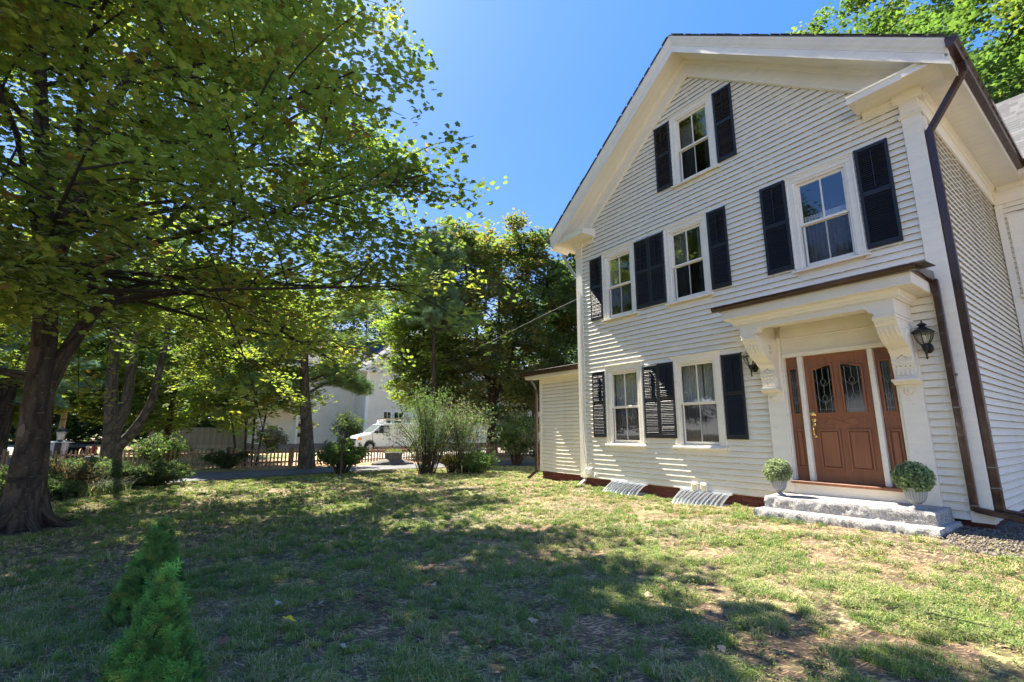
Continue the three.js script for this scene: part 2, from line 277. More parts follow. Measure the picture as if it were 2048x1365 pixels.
for (const s of [1, -1]) {
  const X = (d) => s > 0 ? XR + d : XL - d, poly = (p) => p.map(([a, b]) => [X(a), b]);
  hp('eave_soffit', prism(poly([[-0.05, SOF], [OX - 0.04, SOF], [OX - 0.04, SOF + 0.05], [-0.05, SOF + 0.05]]), 'z', -DEPTH - 0.2, 0.49), trim);
  hp('eave_fascia', prism(poly([[OX - 0.04, SOF - 0.02], [OX - 0.01, SOF - 0.02], [OX - 0.01, roofEdgeY + 0.04], [OX - 0.04, roofEdgeY + 0.04]]), 'z', -DEPTH - 0.2, 0.522), trim);
  hp('eave_gutter', prism(poly(kGutter.map(([a, b]) => [OX - 0.008 + a, roofEdgeY - 0.075 + b])), 'z', s > 0 ? -4.62 : -DEPTH, 0.575), brownMetal);
  hp('gutter_end_cap', prism(poly([[OX - 0.008, 0], [OX + 0.077, 0], [OX + 0.092, 0.03], [OX + 0.117, 0.06], [OX + 0.122, 0.125], [OX - 0.008, 0.125]].map(([a, b]) => [a, roofEdgeY - 0.077 + b])), 'z', 0.575, 0.58), brownMetal);
  hp('eave_frieze', prism(poly([[-0.03, 5.52], [0.012, 5.52], [0.012, SOF], [-0.03, SOF]]), 'z', -DEPTH, -0.03), trim);
  hp('eave_bed_moulding', prism(poly([[0.012, SOF - 0.11], [0.03, SOF - 0.10], [0.04, SOF - 0.06], [0.075, SOF - 0.03], [0.085, SOF], [0.012, SOF]]), 'z', -DEPTH, -0.03), trim);
  // cornice return on the front
  const x0 = s > 0 ? 1.26 : XL - OX + 0.02, x1 = s > 0 ? XR + OX - 0.042 : -4.68;
  hp('cornice_return', merge([prism([[-0.02, SOF - 0.003], [0.47, SOF - 0.003], [0.475, SOF + 0.085], [0.49, SOF + 0.10], [0.49, SOF + 0.125], [-0.02, SOF + 0.24]], 'x', x0, x1)]), trim);
  hp('return_bed_moulding', prism([[0.0, SOF - 0.12], [0.03, SOF - 0.11], [0.035, SOF - 0.06], [0.06, SOF - 0.03], [0.07, SOF - 0.004], [0.0, SOF - 0.004]], 'x', s > 0 ? 1.32 : -5.18, s > 0 ? 1.75 : -4.75), trim);
  // corner pilaster with its capital
  const a = s > 0 ? 1.78 : XL, b = s > 0 ? XR : -5.192;
  hp('corner_board', merge([cbox(a, b, BASE - 0.02, 5.5, -0.145, 0.034, 0.004), cbox(a - 0.004, b + 0.004, 5.5, SOF - 0.004, -0.14, 0.042, 0.004)]), trim);
  hp('capital', merge([prism([[-0.12, 5.475], [0.045, 5.475], [0.062, 5.495], [0.068, 5.52], [0.055, 5.545], [-0.12, 5.545]], 'x', a - 0.025, b + 0.025), prism([[-0.12, SOF - 0.13], [0.05, SOF - 0.13], [0.062, SOF - 0.09], [0.098, SOF - 0.05], [0.106, SOF - 0.005], [-0.12, SOF - 0.005]], 'x', a - 0.06, b + 0.06)]), trim);
}
hp('corner_board', cbox(XR - 0.032, XR + 0.002, BASE, 5.52, -0.3, -0.146, 0.003), trim);

// windows
function curtainGeo(x0, x1, y0, y1, z, waves, amp, seed) {
  const n = Math.round((x1 - x0) / 0.012), g = new THREE.PlaneGeometry(x1 - x0, y1 - y0, n, 3).translate((x0 + x1) / 2, (y0 + y1) / 2, z), p = g.attributes.position;
  for (let i = 0; i < p.count; i++) { const t = (p.getX(i) - x0) / (x1 - x0); p.setZ(i, z + amp * Math.sin(t * waves * 6.283 + 2 * vnoise(t * 5, p.getY(i) * 0.6, seed)) * (0.6 + 0.8 * vnoise(t * 9, 0, seed + 2))); }
  g.computeVertexNormals(); return g.toNonIndexed();
}
function makeWindow(w, wi) {
  const { x0, x1, y0, y1 } = w, ym = (y0 + y1) / 2 - 0.01, o = 0.2;
  const casing = merge([cbox(x0 - o, x0 - 0.075, y0 - 0.085, y1 + 0.09, -0.02, 0.032), cbox(x1 + 0.075, x1 + o, y0 - 0.085, y1 + 0.09, -0.02, 0.032), cbox(x0 - o, x1 + o, y1 + 0.0901, y1 + 0.2, -0.02, 0.034),
    cbox(x0 - o + 0.002, x0 - o + 0.03, y0 - 0.08, y1 + 0.2, 0.03, 0.046, 0.004), cbox(x1 + o - 0.03, x1 + o - 0.002, y0 - 0.08, y1 + 0.2, 0.03, 0.046, 0.004), cbox(x0 - o + 0.031, x1 + o - 0.031, y1 + 0.17, y1 + 0.199, 0.03, 0.046, 0.004),
    prism([[-0.01, y1 + 0.2], [0.05, y1 + 0.2], [0.062, y1 + 0.222], [-0.01, y1 + 0.235]], 'x', x0 - o - 0.012, x1 + o + 0.012)]);
  const win = hp('window', casing, trim);
  part(win, 'jamb', merge([box(x0 - 0.075, x0 - 0.045, y0 - 0.07, y1 + 0.089, -0.11, 0.018), box(x1 + 0.045, x1 + 0.075, y0 - 0.07, y1 + 0.089, -0.11, 0.018), box(x0 - 0.0449, x1 + 0.0449, y1 + 0.05, y1 + 0.089, -0.11, 0.018)]), trim);
  part(win, 'sill', merge([prism([[-0.11, y0 - 0.09], [0.075, y0 - 0.145], [0.085, y0 - 0.14], [0.085, y0 - 0.105], [-0.11, y0 - 0.055]], 'x', x0 - o - 0.04, x1 + o + 0.04)]), trim);
  const f = 0.048, zu = -0.03, zl = -0.062;
  part(win, 'upper_sash', merge([cbox(x0 - f, x0, ym - 0.02, y1 + f, zu - 0.015, zu + 0.015, 0.004), cbox(x1, x1 + f, ym - 0.02, y1 + f, zu - 0.015, zu + 0.015, 0.004), box(x0, x1, y1, y1 + f - 0.001, zu - 0.014, zu + 0.014), cbox(x0, x1, ym - 0.02, ym + 0.025, zu - 0.016, zu + 0.022, 0.004)]), trim);
  part(win, 'muntin', box((x0 + x1) / 2 - 0.011, (x0 + x1) / 2 + 0.011, ym + 0.025, y1, zu - 0.01, zu + 0.01), trim);
  part(win, 'lower_sash', merge([cbox(x0 - f, x0, y0 - 0.05, ym, zl - 0.015, zl + 0.015, 0.004), cbox(x1, x1 + f, y0 - 0.05, ym, zl - 0.015, zl + 0.015, 0.004), box(x0, x1, y0 - 0.05, y0, zl - 0.014, zl + 0.014), box(x0, x1, ym - 0.03, ym - 0.001, zl - 0.014, zl + 0.012)]), trim);
  part(win, 'screen_rail', merge([box(x0 - 0.044, x0 - 0.026, y0 - 0.05, ym - 0.021, zl + 0.02, zl + 0.03), box(x1 + 0.026, x1 + 0.044, y0 - 0.05, ym - 0.021, zl + 0.02, zl + 0.03)]), lead);
  part(win, 'muntin', box((x0 + x1) / 2 - 0.010, (x0 + x1) / 2 + 0.010, y0, ym - 0.03, zl - 0.01, zl + 0.01), mat(lin(0.45, 0.44, 0.42), 0.6));
  for (const [a, b] of [[x0, (x0 + x1) / 2 - 0.011], [(x0 + x1) / 2 + 0.011, x1]]) {
    const p1 = part(win, 'pane', new THREE.PlaneGeometry(b - a, y1 - ym - 0.025).toNonIndexed(), pane); p1.position.set((a + b) / 2, (y1 + ym + 0.025) / 2, zu); p1.rotation.set((R() - 0.5) * 0.012, (R() - 0.5) * 0.012, 0);
    const p2 = part(win, 'pane', new THREE.PlaneGeometry(b - a, ym - 0.03 - y0).toNonIndexed(), paneScreened); p2.position.set((a + b) / 2, (y0 + ym - 0.03) / 2, zl); p2.rotation.set((R() - 0.5) * 0.012, (R() - 0.5) * 0.012, 0);
  }
  const m = w.c === 'dark' ? curtainDark : curtainMat;
  if (w.c === 'cafe') { part(win, 'curtain', curtainGeo(x0 - 0.08, x1 + 0.08, y0 - 0.06, ym + 0.16, -0.21, 13, 0.012, wi), curtainMat); part(win, 'curtain_ruffle', curtainGeo(x0 - 0.08, x1 + 0.08, ym + 0.05, ym + 0.2, -0.185, 17, 0.014, wi + 9), curtainMat); }
  else { part(win, 'curtain', curtainGeo(x0 - 0.08, (x0 + x1) / 2 + (w.c === 'full' ? 0.02 : -0.12), y0 - 0.06, y1 + 0.06, -0.22, 7, 0.018, wi), m); part(win, 'curtain', curtainGeo((x0 + x1) / 2 + (w.c === 'full' ? 0.03 : 0.14), x1 + 0.08, y0 - 0.06, y1 + 0.06, -0.225, 7, 0.018, wi + 5), m); }
  return win;
}
WINS.forEach(makeWindow);

// louvred shutters, each slat a piece of its own
const slatGeo = (() => { const g = uvm(new THREE.BoxGeometry(1, 0.006, 0.050)); g.rotateX(1.0); return g; })();
for (const [x0, x1, y0, y1] of SHUT) {
  const st = 0.046, z0 = 0.022, z1 = 0.052, mid = y0 + (y1 - y0) * 0.53;
  const s = hp('shutter', merge([cbox(x0, x0 + st, y0, y1 + 0.012, z0, z1, 0.004), cbox(x1 - st, x1, y0, y1 + 0.012, z0, z1, 0.004), cbox(x0 + st, x1 - st, y0 + 0.001, y0 + 0.085, z0 + 0.002, z1 - 0.002, 0.003), cbox(x0 + st, x1 - st, y1 - 0.055, y1 - 0.001, z0 + 0.002, z1 - 0.002, 0.003), cbox(x0 + st, x1 - st, mid - 0.04, mid + 0.04, z0 + 0.002, z1 - 0.002, 0.003)]), shutterMat);
  for (const [a, b] of [[y0 + 0.085, mid - 0.04], [mid + 0.04, y1 - 0.055]]) { const n = Math.round((b - a) / 0.036); for (let i = 0; i < n; i++) { const q = part(s, 'slat', slatGeo, shutterMat); q.scale.x = x1 - x0 - 2 * st + 0.004; q.position.set((x0 + x1) / 2, a + (i + 0.5) * (b - a) / n, (z0 + z1) / 2); q.rotation.x = (R() - 0.5) * 0.14; } }
  part(s, 'tilt_rod', box((x0 + x1) / 2 - 0.006, (x0 + x1) / 2 + 0.006, mid + 0.07, y1 - 0.085, z1 + 0.002, z1 + 0.011), shutterMat);
  part(s, 'cap_strip', box(x0 + 0.02, x1 - 0.01, y1 + 0.0005, y1 + 0.012, z0 + 0.0, z1 + 0.004), mat(lin(0.55, 0.57, 0.58), 0.4));
}

// brick foundation
{
  const f = hp('foundation', merge([box(XL + 0.03, -0.45, -1.1, BASE - 0.001, -0.14, -0.03), box(1.6, XR - 0.03, -1.1, BASE - 0.03, -0.14, -0.05), box(XR - 0.15, XR - 0.06, -1.1, BASE - 0.02, -5, -0.141)]), mortar);
  const bg = [0, 1, 2].map((k) => { const g = cbox(-0.098, 0.098, -0.028, 0.028, -0.04, 0.0, 0.005), p = g.attributes.position, r = rng(k + 5); return g; });
  let n = 0; for (let r = 0; r < 5; r++) for (let x = XL + 0.14 + (r % 2) * 0.105; x < -0.5; x += 0.21, n++) { const o = part(f, 'brick', bg[n % 3], brickMats[Math.floor(hash(n, r, 3) * 3)]); o.position.set(x, BASE - 0.035 - r * 0.066, -0.022 + 0.004 * hash(n, 2, 1)); }
}
hp('water_table', cbox(XL + 0.236, -0.58, BASE - 0.012, BASE + 0.002, -0.02, 0.018, 0.003), trim);

// ---------- front entrance ----------
// pilasters, frame, threshold
const PL = [-0.60, -0.315], PR = [1.265, 1.525];
for (const [a, b] of [PL, PR]) {
  const p = hp('pilaster', cbox(a, b, -0.2, 2.40, -0.03, 0.085, 0.005), trim);
  part(p, 'plinth', cbox(a - 0.006, b + 0.006, -0.204, 0.20, -0.02, 0.093, 0.004), trim);
}
hp('frieze_panel', merge([box(-0.31, 1.262, 2.38, 2.62, -0.02, 0.03), box(-0.31, 1.262, 2.115, 2.372, -0.02, 0.022), cbox(-0.31, 1.262, 2.366, 2.386, 0.0, 0.036, 0.004)]), trimCream);
const frame = hp('door_frame', merge([cbox(-0.314, 1.264, 2.045, 2.114, -0.10, 0.055, 0.006), cbox(-0.314, -0.288, -0.005, 2.0449, -0.10, 0.05, 0.005), cbox(1.222, 1.264, -0.005, 2.0449, -0.10, 0.05, 0.005), cbox(-0.078, -0.008, 0.001, 2.0449, -0.085, 0.045, 0.008), cbox(0.922, 0.992, 0.001, 2.0449, -0.085, 0.045, 0.008)]), trim);
hp('threshold', cbox(-0.33, 1.27, -0.045, 0.0005, -0.12, 0.16, 0.008), doorMat);
hp('riser_board', cbox(-0.312, 1.262, -0.25, -0.0455, -0.03, 0.075, 0.004), trim);

const ringShape = (x0, x1, y0, y1, arch, w) => {
  const path = (i, P) => { const a = x0 + i, b = x1 - i, c = y0 + i, d = y1 - i; P.moveTo(a, c); P.lineTo(b, c); if (!arch) { P.lineTo(b, d); P.lineTo(a, d); } else { const k = arch > 0 ? 1 : -1, lo = d - 0.06; // one shoulder high, one low
      if (k > 0) { P.lineTo(b, d); P.bezierCurveTo(b - (b - a) * 0.35, d + 0.01, a + (b - a) * 0.35, lo + 0.005, a, lo); } else { P.lineTo(b, lo); P.bezierCurveTo(a + (b - a) * 0.65, lo + 0.005, a + (b - a) * 0.35, d + 0.01, a, d); } } P.lineTo(a, c); return P; };
  const s = path(0, new THREE.Shape()); s.holes.push(path(w, new THREE.Path())); return [s, (i) => path(i, new THREE.Shape())];
};
const ext = (s, z0, z1, bevel = 0.004) => { const g = new THREE.ExtrudeGeometry(s, { depth: z1 - z0 - 2 * bevel, bevelEnabled: bevel > 0, bevelThickness: bevel, bevelSize: bevel, bevelOffset: -bevel, bevelSegments: 2, curveSegments: 8 }); g.translate(0, 0, z0 + bevel); return uvm(g); };
function lite(parent, x0, x1, y0, y1, arch, z) { // leaded glass light
  const [ring, inner] = ringShape(x0, x1, y0, y1, arch, 0.032);
  part(parent, 'light_moulding', ext(ring, z, z + 0.028, 0.010), doorMat);
  part(parent, 'pane', uvm(new THREE.ShapeGeometry(inner(0.028), 8).translate(0, 0, z + 0.003).toNonIndexed()), paneDoor);
  const a = x0 + 0.034, b = x1 - 0.034, c = y0 + 0.034, d = y1 - 0.04, m = (a + b) / 2, w = (b - a) / 2, zz = z + 0.005, L = [], t = (p) => L.push(tube(p.map(([x, y]) => V(x, y, zz)), [0.0035, 0.0035], 5, p.length > 2 ? 10 : 1));
  t([[a + w * 0.3, c], [a + w * 0.3, d - 0.03]]); t([[b - w * 0.3, c], [b - w * 0.3, d - 0.03]]); t([[a, c + 0.05], [b, c + 0.05]]);
  for (const q of [c + (d - c) * 0.30, c + (d - c) * 0.66]) {
    t([[m, q + 0.06], [m - w * 0.3, q], [m, q - 0.06]]); t([[m, q + 0.06], [m + w * 0.3, q], [m, q - 0.06]]);
    t([[a, q + 0.05], [m - w * 0.6, q - 0.02], [m, q - 0.075], [m + w * 0.6, q - 0.02], [b, q + 0.05]]); t([[m, q - 0.06], [m, q - 0.2]]);
  }
  t([[m, d - 0.01], [m, c + (d - c) * 0.74]]);
  part(parent, 'lead_came', merge(L), lead);
}
function panel(parent, x0, x1, y0, y1, z) {
  const [ring] = ringShape(x0, x1, y0, y1, 0, 0.03); part(parent, 'panel_moulding', ext(ring, z, z + 0.024, 0.009), doorMat);
  part(parent, 'raised_panel', ext(new THREE.Shape([[x0 + 0.042, y0 + 0.042], [x1 - 0.042, y0 + 0.042], [x1 - 0.042, y1 - 0.042], [x0 + 0.042, y1 - 0.042]].map((p) => new THREE.Vector2(...p))), z - 0.004, z + 0.02, 0.013), doorMat);
}
const doorWithHoles = (x0, x1, holes) => { const s = new THREE.Shape([[x0, 0.004], [x1, 0.004], [x1, 2.04], [x0, 2.04]].map((p) => new THREE.Vector2(...p))); for (const [a, b, c, d] of holes) s.holes.push(new THREE.Path([[a, c], [a, d], [b, d], [b, c]].map((p) => new THREE.Vector2(...p)))); const g = new THREE.ExtrudeGeometry(s, { depth: 0.045, bevelEnabled: false }); g.translate(0, 0, -0.085); return uvm(g); };
const zD = -0.04;
{
  const d = hp('front_door', doorWithHoles(-0.006, 0.92, [[0.125, 0.385, 1.09, 1.80], [0.53, 0.79, 1.09, 1.80]]), doorMat);
  lite(d, 0.095, 0.415, 1.06, 1.885, 1, zD); lite(d, 0.50, 0.82, 1.06, 1.885, -1, zD);
  panel(d, 0.095, 0.415, 0.20, 0.83, zD); panel(d, 0.50, 0.82, 0.20, 0.83, zD);
  const L = [], S = (p, r = 0.008) => L.push(tube(p.map(([x, y]) => V(x, y, zD + 0.002)), (t) => r * (1 - 0.45 * t), 6, 12));
  for (const s of [-1, 1]) { const X = (d2) => 0.457 + s * d2;
    S([[X(0.05), 0.95], [X(0.12), 0.995], [X(0.2), 0.985], [X(0.27), 0.93], [X(0.33), 0.915], [X(0.355), 0.945], [X(0.335), 0.97], [X(0.31), 0.955]]); S([[X(0.04), 0.93], [X(0.1), 0.905], [X(0.17), 0.895], [X(0.235), 0.905], [X(0.245), 0.935], [X(0.215), 0.945], [X(0.2), 0.93]], 0.007); S([[X(0.0), 1.0], [X(0.04), 1.015], [X(0.09), 1.0]], 0.006); S([[X(0.18), 0.99], [X(0.25), 1.01], [X(0.32), 0.985]], 0.006); }
  for (let k = 0; k < 6; k++) { const a = k * Math.PI / 3; S([[0.457, 0.945], [0.457 + 0.034 * Math.cos(a), 0.945 + 0.03 * Math.sin(a)]], 0.012); }
  part(d, 'carved_scrollwork', merge(L), doorMat);
  const lock = part(d, 'door_lockset', merge([lathe([[0, 0], [0.04, 0.0], [0.042, 0.006], [0.02, 0.012], [0.018, 0.03], [0.034, 0.04], [0.036, 0.052], [0.02, 0.066], [0, 0.068]], 18).rotateX(Math.PI / 2).scale(1.15, 0.85, 1).translate(0.055, 1.075, zD),
    lathe([[0, 0], [0.036, 0], [0.038, 0.008], [0.026, 0.016], [0.018, 0.024], [0, 0.026]], 18).rotateX(Math.PI / 2).translate(0.052, 0.975, zD), lathe([[0, 0], [0.03, 0], [0.026, 0.012], [0, 0.016]], 16).rotateX(Math.PI / 2).scale(0.8, 1.3, 1).translate(0.052, 0.905, zD)]), brass);
  part(lock, 'grip_handle', merge([tube([V(0.052, 0.895, zD + 0.012), V(0.052, 0.875, zD + 0.055), V(0.052, 0.80, zD + 0.062), V(0.052, 0.735, zD + 0.04), V(0.052, 0.715, zD + 0.01)], (t) => 0.009 + 0.004 * Math.sin(t * 3.14), 8, 14), lathe([[0, 0], [0.024, 0], [0.022, 0.01], [0, 0.014]], 16).rotateX(Math.PI / 2).translate(0.052, 0.71, zD)]), brass);
  for (const [a, b] of [[-0.29, -0.076], [0.99, 1.224]]) { const s = hp('sidelight', doorWithHoles(a, b, [[a + 0.06, b - 0.06, 1.09, 1.83]]), doorMat); lite(s, a + 0.03, b - 0.03, 1.06, 1.87, 0, zD); panel(s, a + 0.03, b - 0.03, 0.20, 0.83, zD); }
}
// hood over the door
{
  const x0 = -0.865, x1 = 1.785, zf = 0.90, hood = hp('door_hood', merge([cbox(x0, x1, 2.705, 2.875, -0.02, zf, 0.005)]), trimCream);
  part(hood, 'hood_roof', prism([[-0.02, 2.88], [zf + 0.06, 2.88], [zf + 0.075, 2.925], [zf + 0.075, 2.935], [-0.02, 3.03]], 'x', x0 - 0.09, x1 + 0.06), brownMetal);
  const g = [];
  { const r = rng(5); for (let x = x0 - 0.02; x < x1; x += 0.22) { const w = 0.2, dz = 0.03 * r(); g.push(prism([[0.45, 2.985], [zf + 0.05 + dz, 2.940], [zf + 0.05 + dz, 2.948], [0.45, 2.994]], 'x', x, x + w)); } }
  part(hood, 'hood_shingles', merge(g), shingle);
  part(hood, 'hood_gutter', merge([prism(kGutter.map(([a, b]) => [zf + 0.001 + a * 0.8, 2.865 + b * 0.62]), 'x', x0 - 0.13, x1 + 0.07)]), brownMetal);
  part(hood, 'gutter_hanger', merge([...Array(7)].map((_, i) => box(x0 + 0.1 + i * 0.42, x0 + 0.112 + i * 0.42, 2.945, 2.951, zf - 0.06, zf + 0.112))), lead);
  part(hood, 'drip_edge', merge([prism([[x1 + 0.001, 2.862], [x1 + 0.05, 2.875], [x1 + 0.062, 2.90], [x1 + 0.062, 2.93], [x1 + 0.001, 2.93]], 'z', 0.02, zf + 0.02), prism([[x0 - 0.001, 2.862], [x0 - 0.001, 2.93], [x0 - 0.062, 2.93], [x0 - 0.062, 2.90], [x0 - 0.05, 2.875]], 'z', 0.02, zf + 0.02)]), brownMetal);
  const bx0 = -0.64, bx1 = 1.52, crown = [[0, 2.592], [0.025, 2.592], [0.03, 2.615], [0.05, 2.63], [0.055, 2.65], [0.085, 2.675], [0.095, 2.704], [0, 2.704]];
  part(hood, 'crown_moulding', merge([prism(crown.map(([a, b]) => [0.75 + a, b]), 'x', bx0 - 0.09, bx1 + 0.09), prism(crown.map(([a, b]) => [bx1 + a, b]), 'z', 0.0, 0.752), prism(crown.map(([a, b]) => [bx0 - a, b]), 'z', 0.0, 0.752)]), trimCream);
  // arched beam: corners drop in an ogee to the brackets
  const B = new THREE.Shape(); B.moveTo(bx0, 2.38); B.lineTo(bx0 + 0.235, 2.38); B.bezierCurveTo(bx0 + 0.245, 2.45, bx0 + 0.30, 2.40, bx0 + 0.315, 2.46); B.lineTo(bx0 + 0.345, 2.50); B.lineTo(bx1 - 0.345, 2.50); B.lineTo(bx1 - 0.315, 2.46); B.bezierCurveTo(bx1 - 0.30, 2.40, bx1 - 0.245, 2.45, bx1 - 0.235, 2.38); B.lineTo(bx1, 2.38); B.lineTo(bx1, 2.60); B.lineTo(bx0, 2.60); B.closePath();
  part(hood, 'beam', ext(B, 0.60, 0.75, 0.003), trimCream);
  part(hood, 'side_beam', merge([box(bx0, bx0 + 0.24, 2.38, 2.60, 0.0, 0.5995), box(bx1 - 0.24, bx1, 2.38, 2.60, 0.0, 0.5995)]), trimCream);
  part(hood, 'ceiling_board', box(bx0 + 0.241, bx1 - 0.241, 2.602, 2.63, 0.0, 0.5995), trimCream);
  // scrolled console brackets
  for (const [a, b] of [[-0.62, -0.355], [1.255, 1.515]]) {
    const S = new THREE.Shape(); S.moveTo(0.05, 2.379); S.lineTo(0.752, 2.379); S.lineTo(0.752, 2.345); S.lineTo(0.735, 2.335); S.lineTo(0.725, 2.30); S.lineTo(0.70, 2.29); S.bezierCurveTo(0.70, 2.26, 0.66, 2.25, 0.655, 2.225); S.bezierCurveTo(0.60, 2.07, 0.44, 1.985, 0.30, 1.955); S.lineTo(0.30, 1.925); S.bezierCurveTo(0.245, 1.90, 0.225, 1.85, 0.22, 1.79); S.lineTo(0.235, 1.785); S.lineTo(0.235, 1.765); S.lineTo(0.215, 1.755); S.lineTo(0.215, 1.725); S.lineTo(0.225, 1.715); S.lineTo(0.205, 1.69); S.lineTo(0.19, 1.56); S.lineTo(0.20, 1.545); S.lineTo(0.20, 1.525); S.lineTo(0.05, 1.525); S.closePath();
    const gg = new THREE.ExtrudeGeometry(S, { depth: b - a - 0.012, bevelEnabled: true, bevelThickness: 0.006, bevelSize: 0.006, bevelOffset: -0.006, bevelSegments: 1, curveSegments: 10 }); gg.applyMatrix4(new THREE.Matrix4().set(0, 0, 1, a + 0.006, 0, 1, 0, 0, 1, 0, 0, 0, 0, 0, 0, 1)); flip(gg);
    gg.computeVertexNormals(); const c = hp('console_bracket', uvm(gg), trimCream);
    for (let k = 0; k < 4; k++) { const x = a + 0.045 + k * (b - a - 0.09) / 3; part(c, 'flute', tube([V(x, 2.222, 0.655), V(x, 2.14, 0.618), V(x, 2.06, 0.52), V(x, 2.0, 0.40), V(x, 1.962, 0.31)], [0.013, 0.010], 6, 10), trimCream); }
    for (let k = 0; k < 4; k++) { const x = a + 0.05 + k * (b - a - 0.1) / 3; part(c, 'reed', cbox(x - 0.018, x + 0.018, 1.575, 1.675, 0.185, 0.207 - 0.002, 0.006), trimCream); part(c, 'bead_hole', lathe([[0, 0], [0.009, 0.0], [0.009, 0.004], [0, 0.004]], 10).rotateX(Math.PI / 2).translate(x, 1.703, 0.2125), shutterMat); }
    part(c, 'incised_cross', merge([[-1, -1, 1, 1], [-1, 1, 1, -1]].map(([p, q, r2, s2]) => { const m = (a + b) / 2, w = 0.06; return tube([V(m + p * w, 1.855 + q * 0.04, q > 0 ? 0.242 : 0.2235), V(m, 1.855, 0.233), V(m + r2 * w, 1.855 + s2 * 0.04, s2 > 0 ? 0.242 : 0.2235)], [0.004, 0.004], 5, 6); })), mat(lin(0.10, 0.09, 0.08), 0.9));
    for (const x of [a - 0.004, b + 0.004]) { const s = x < (a + b) / 2 ? -1 : 1; part(c, 'side_rosette', merge([new THREE.TorusGeometry(0.072, 0.011, 6, 22).rotateY(Math.PI / 2).toNonIndexed().translate(x, 2.165, 0.345), new THREE.TorusGeometry(0.042, 0.009, 6, 18).rotateY(Math.PI / 2).toNonIndexed().translate(x + s * 0.004, 2.165, 0.345), new THREE.SphereGeometry(0.02, 10, 8).toNonIndexed().translate(x, 2.165, 0.345), new THREE.TorusGeometry(0.03, 0.007, 6, 14).rotateY(Math.PI / 2).toNonIndexed().translate(x, 2.215, 0.53)].map(uvm)), trimCream); }
    part(c, 'side_moulding', merge([cbox(a - 0.012, b + 0.012, 2.318, 2.345, 0.09, 0.74, 0.006), cbox(a - 0.006, b + 0.006, 2.285, 2.30, 0.09, 0.70, 0.004)]), trimCream);
    part(c, 'bracket_foot', merge([prism([[0.086, 1.45], [0.14, 1.45], [0.17, 1.478], [0.245, 1.49], [0.25, 1.524], [0.086, 1.524]], 'x', a - 0.025, b + 0.025), prism([[a + 0.06, 1.449], [b - 0.06, 1.449], [b - 0.075, 1.40], [a + 0.075, 1.40]], 'z', 0.086, 0.115)]), trimCream);
    part(c, 'foot_rosette', merge([lathe([[0, 0], [0.066, 0], [0.068, 0.014], [0.054, 0.026], [0.044, 0.018], [0.03, 0.02], [0.024, 0.034], [0, 0.038]], 22).rotateX(Math.PI / 2).translate((a + b) / 2, 1.362, 0.086)].map(uvm)), trimCream);
  }
}
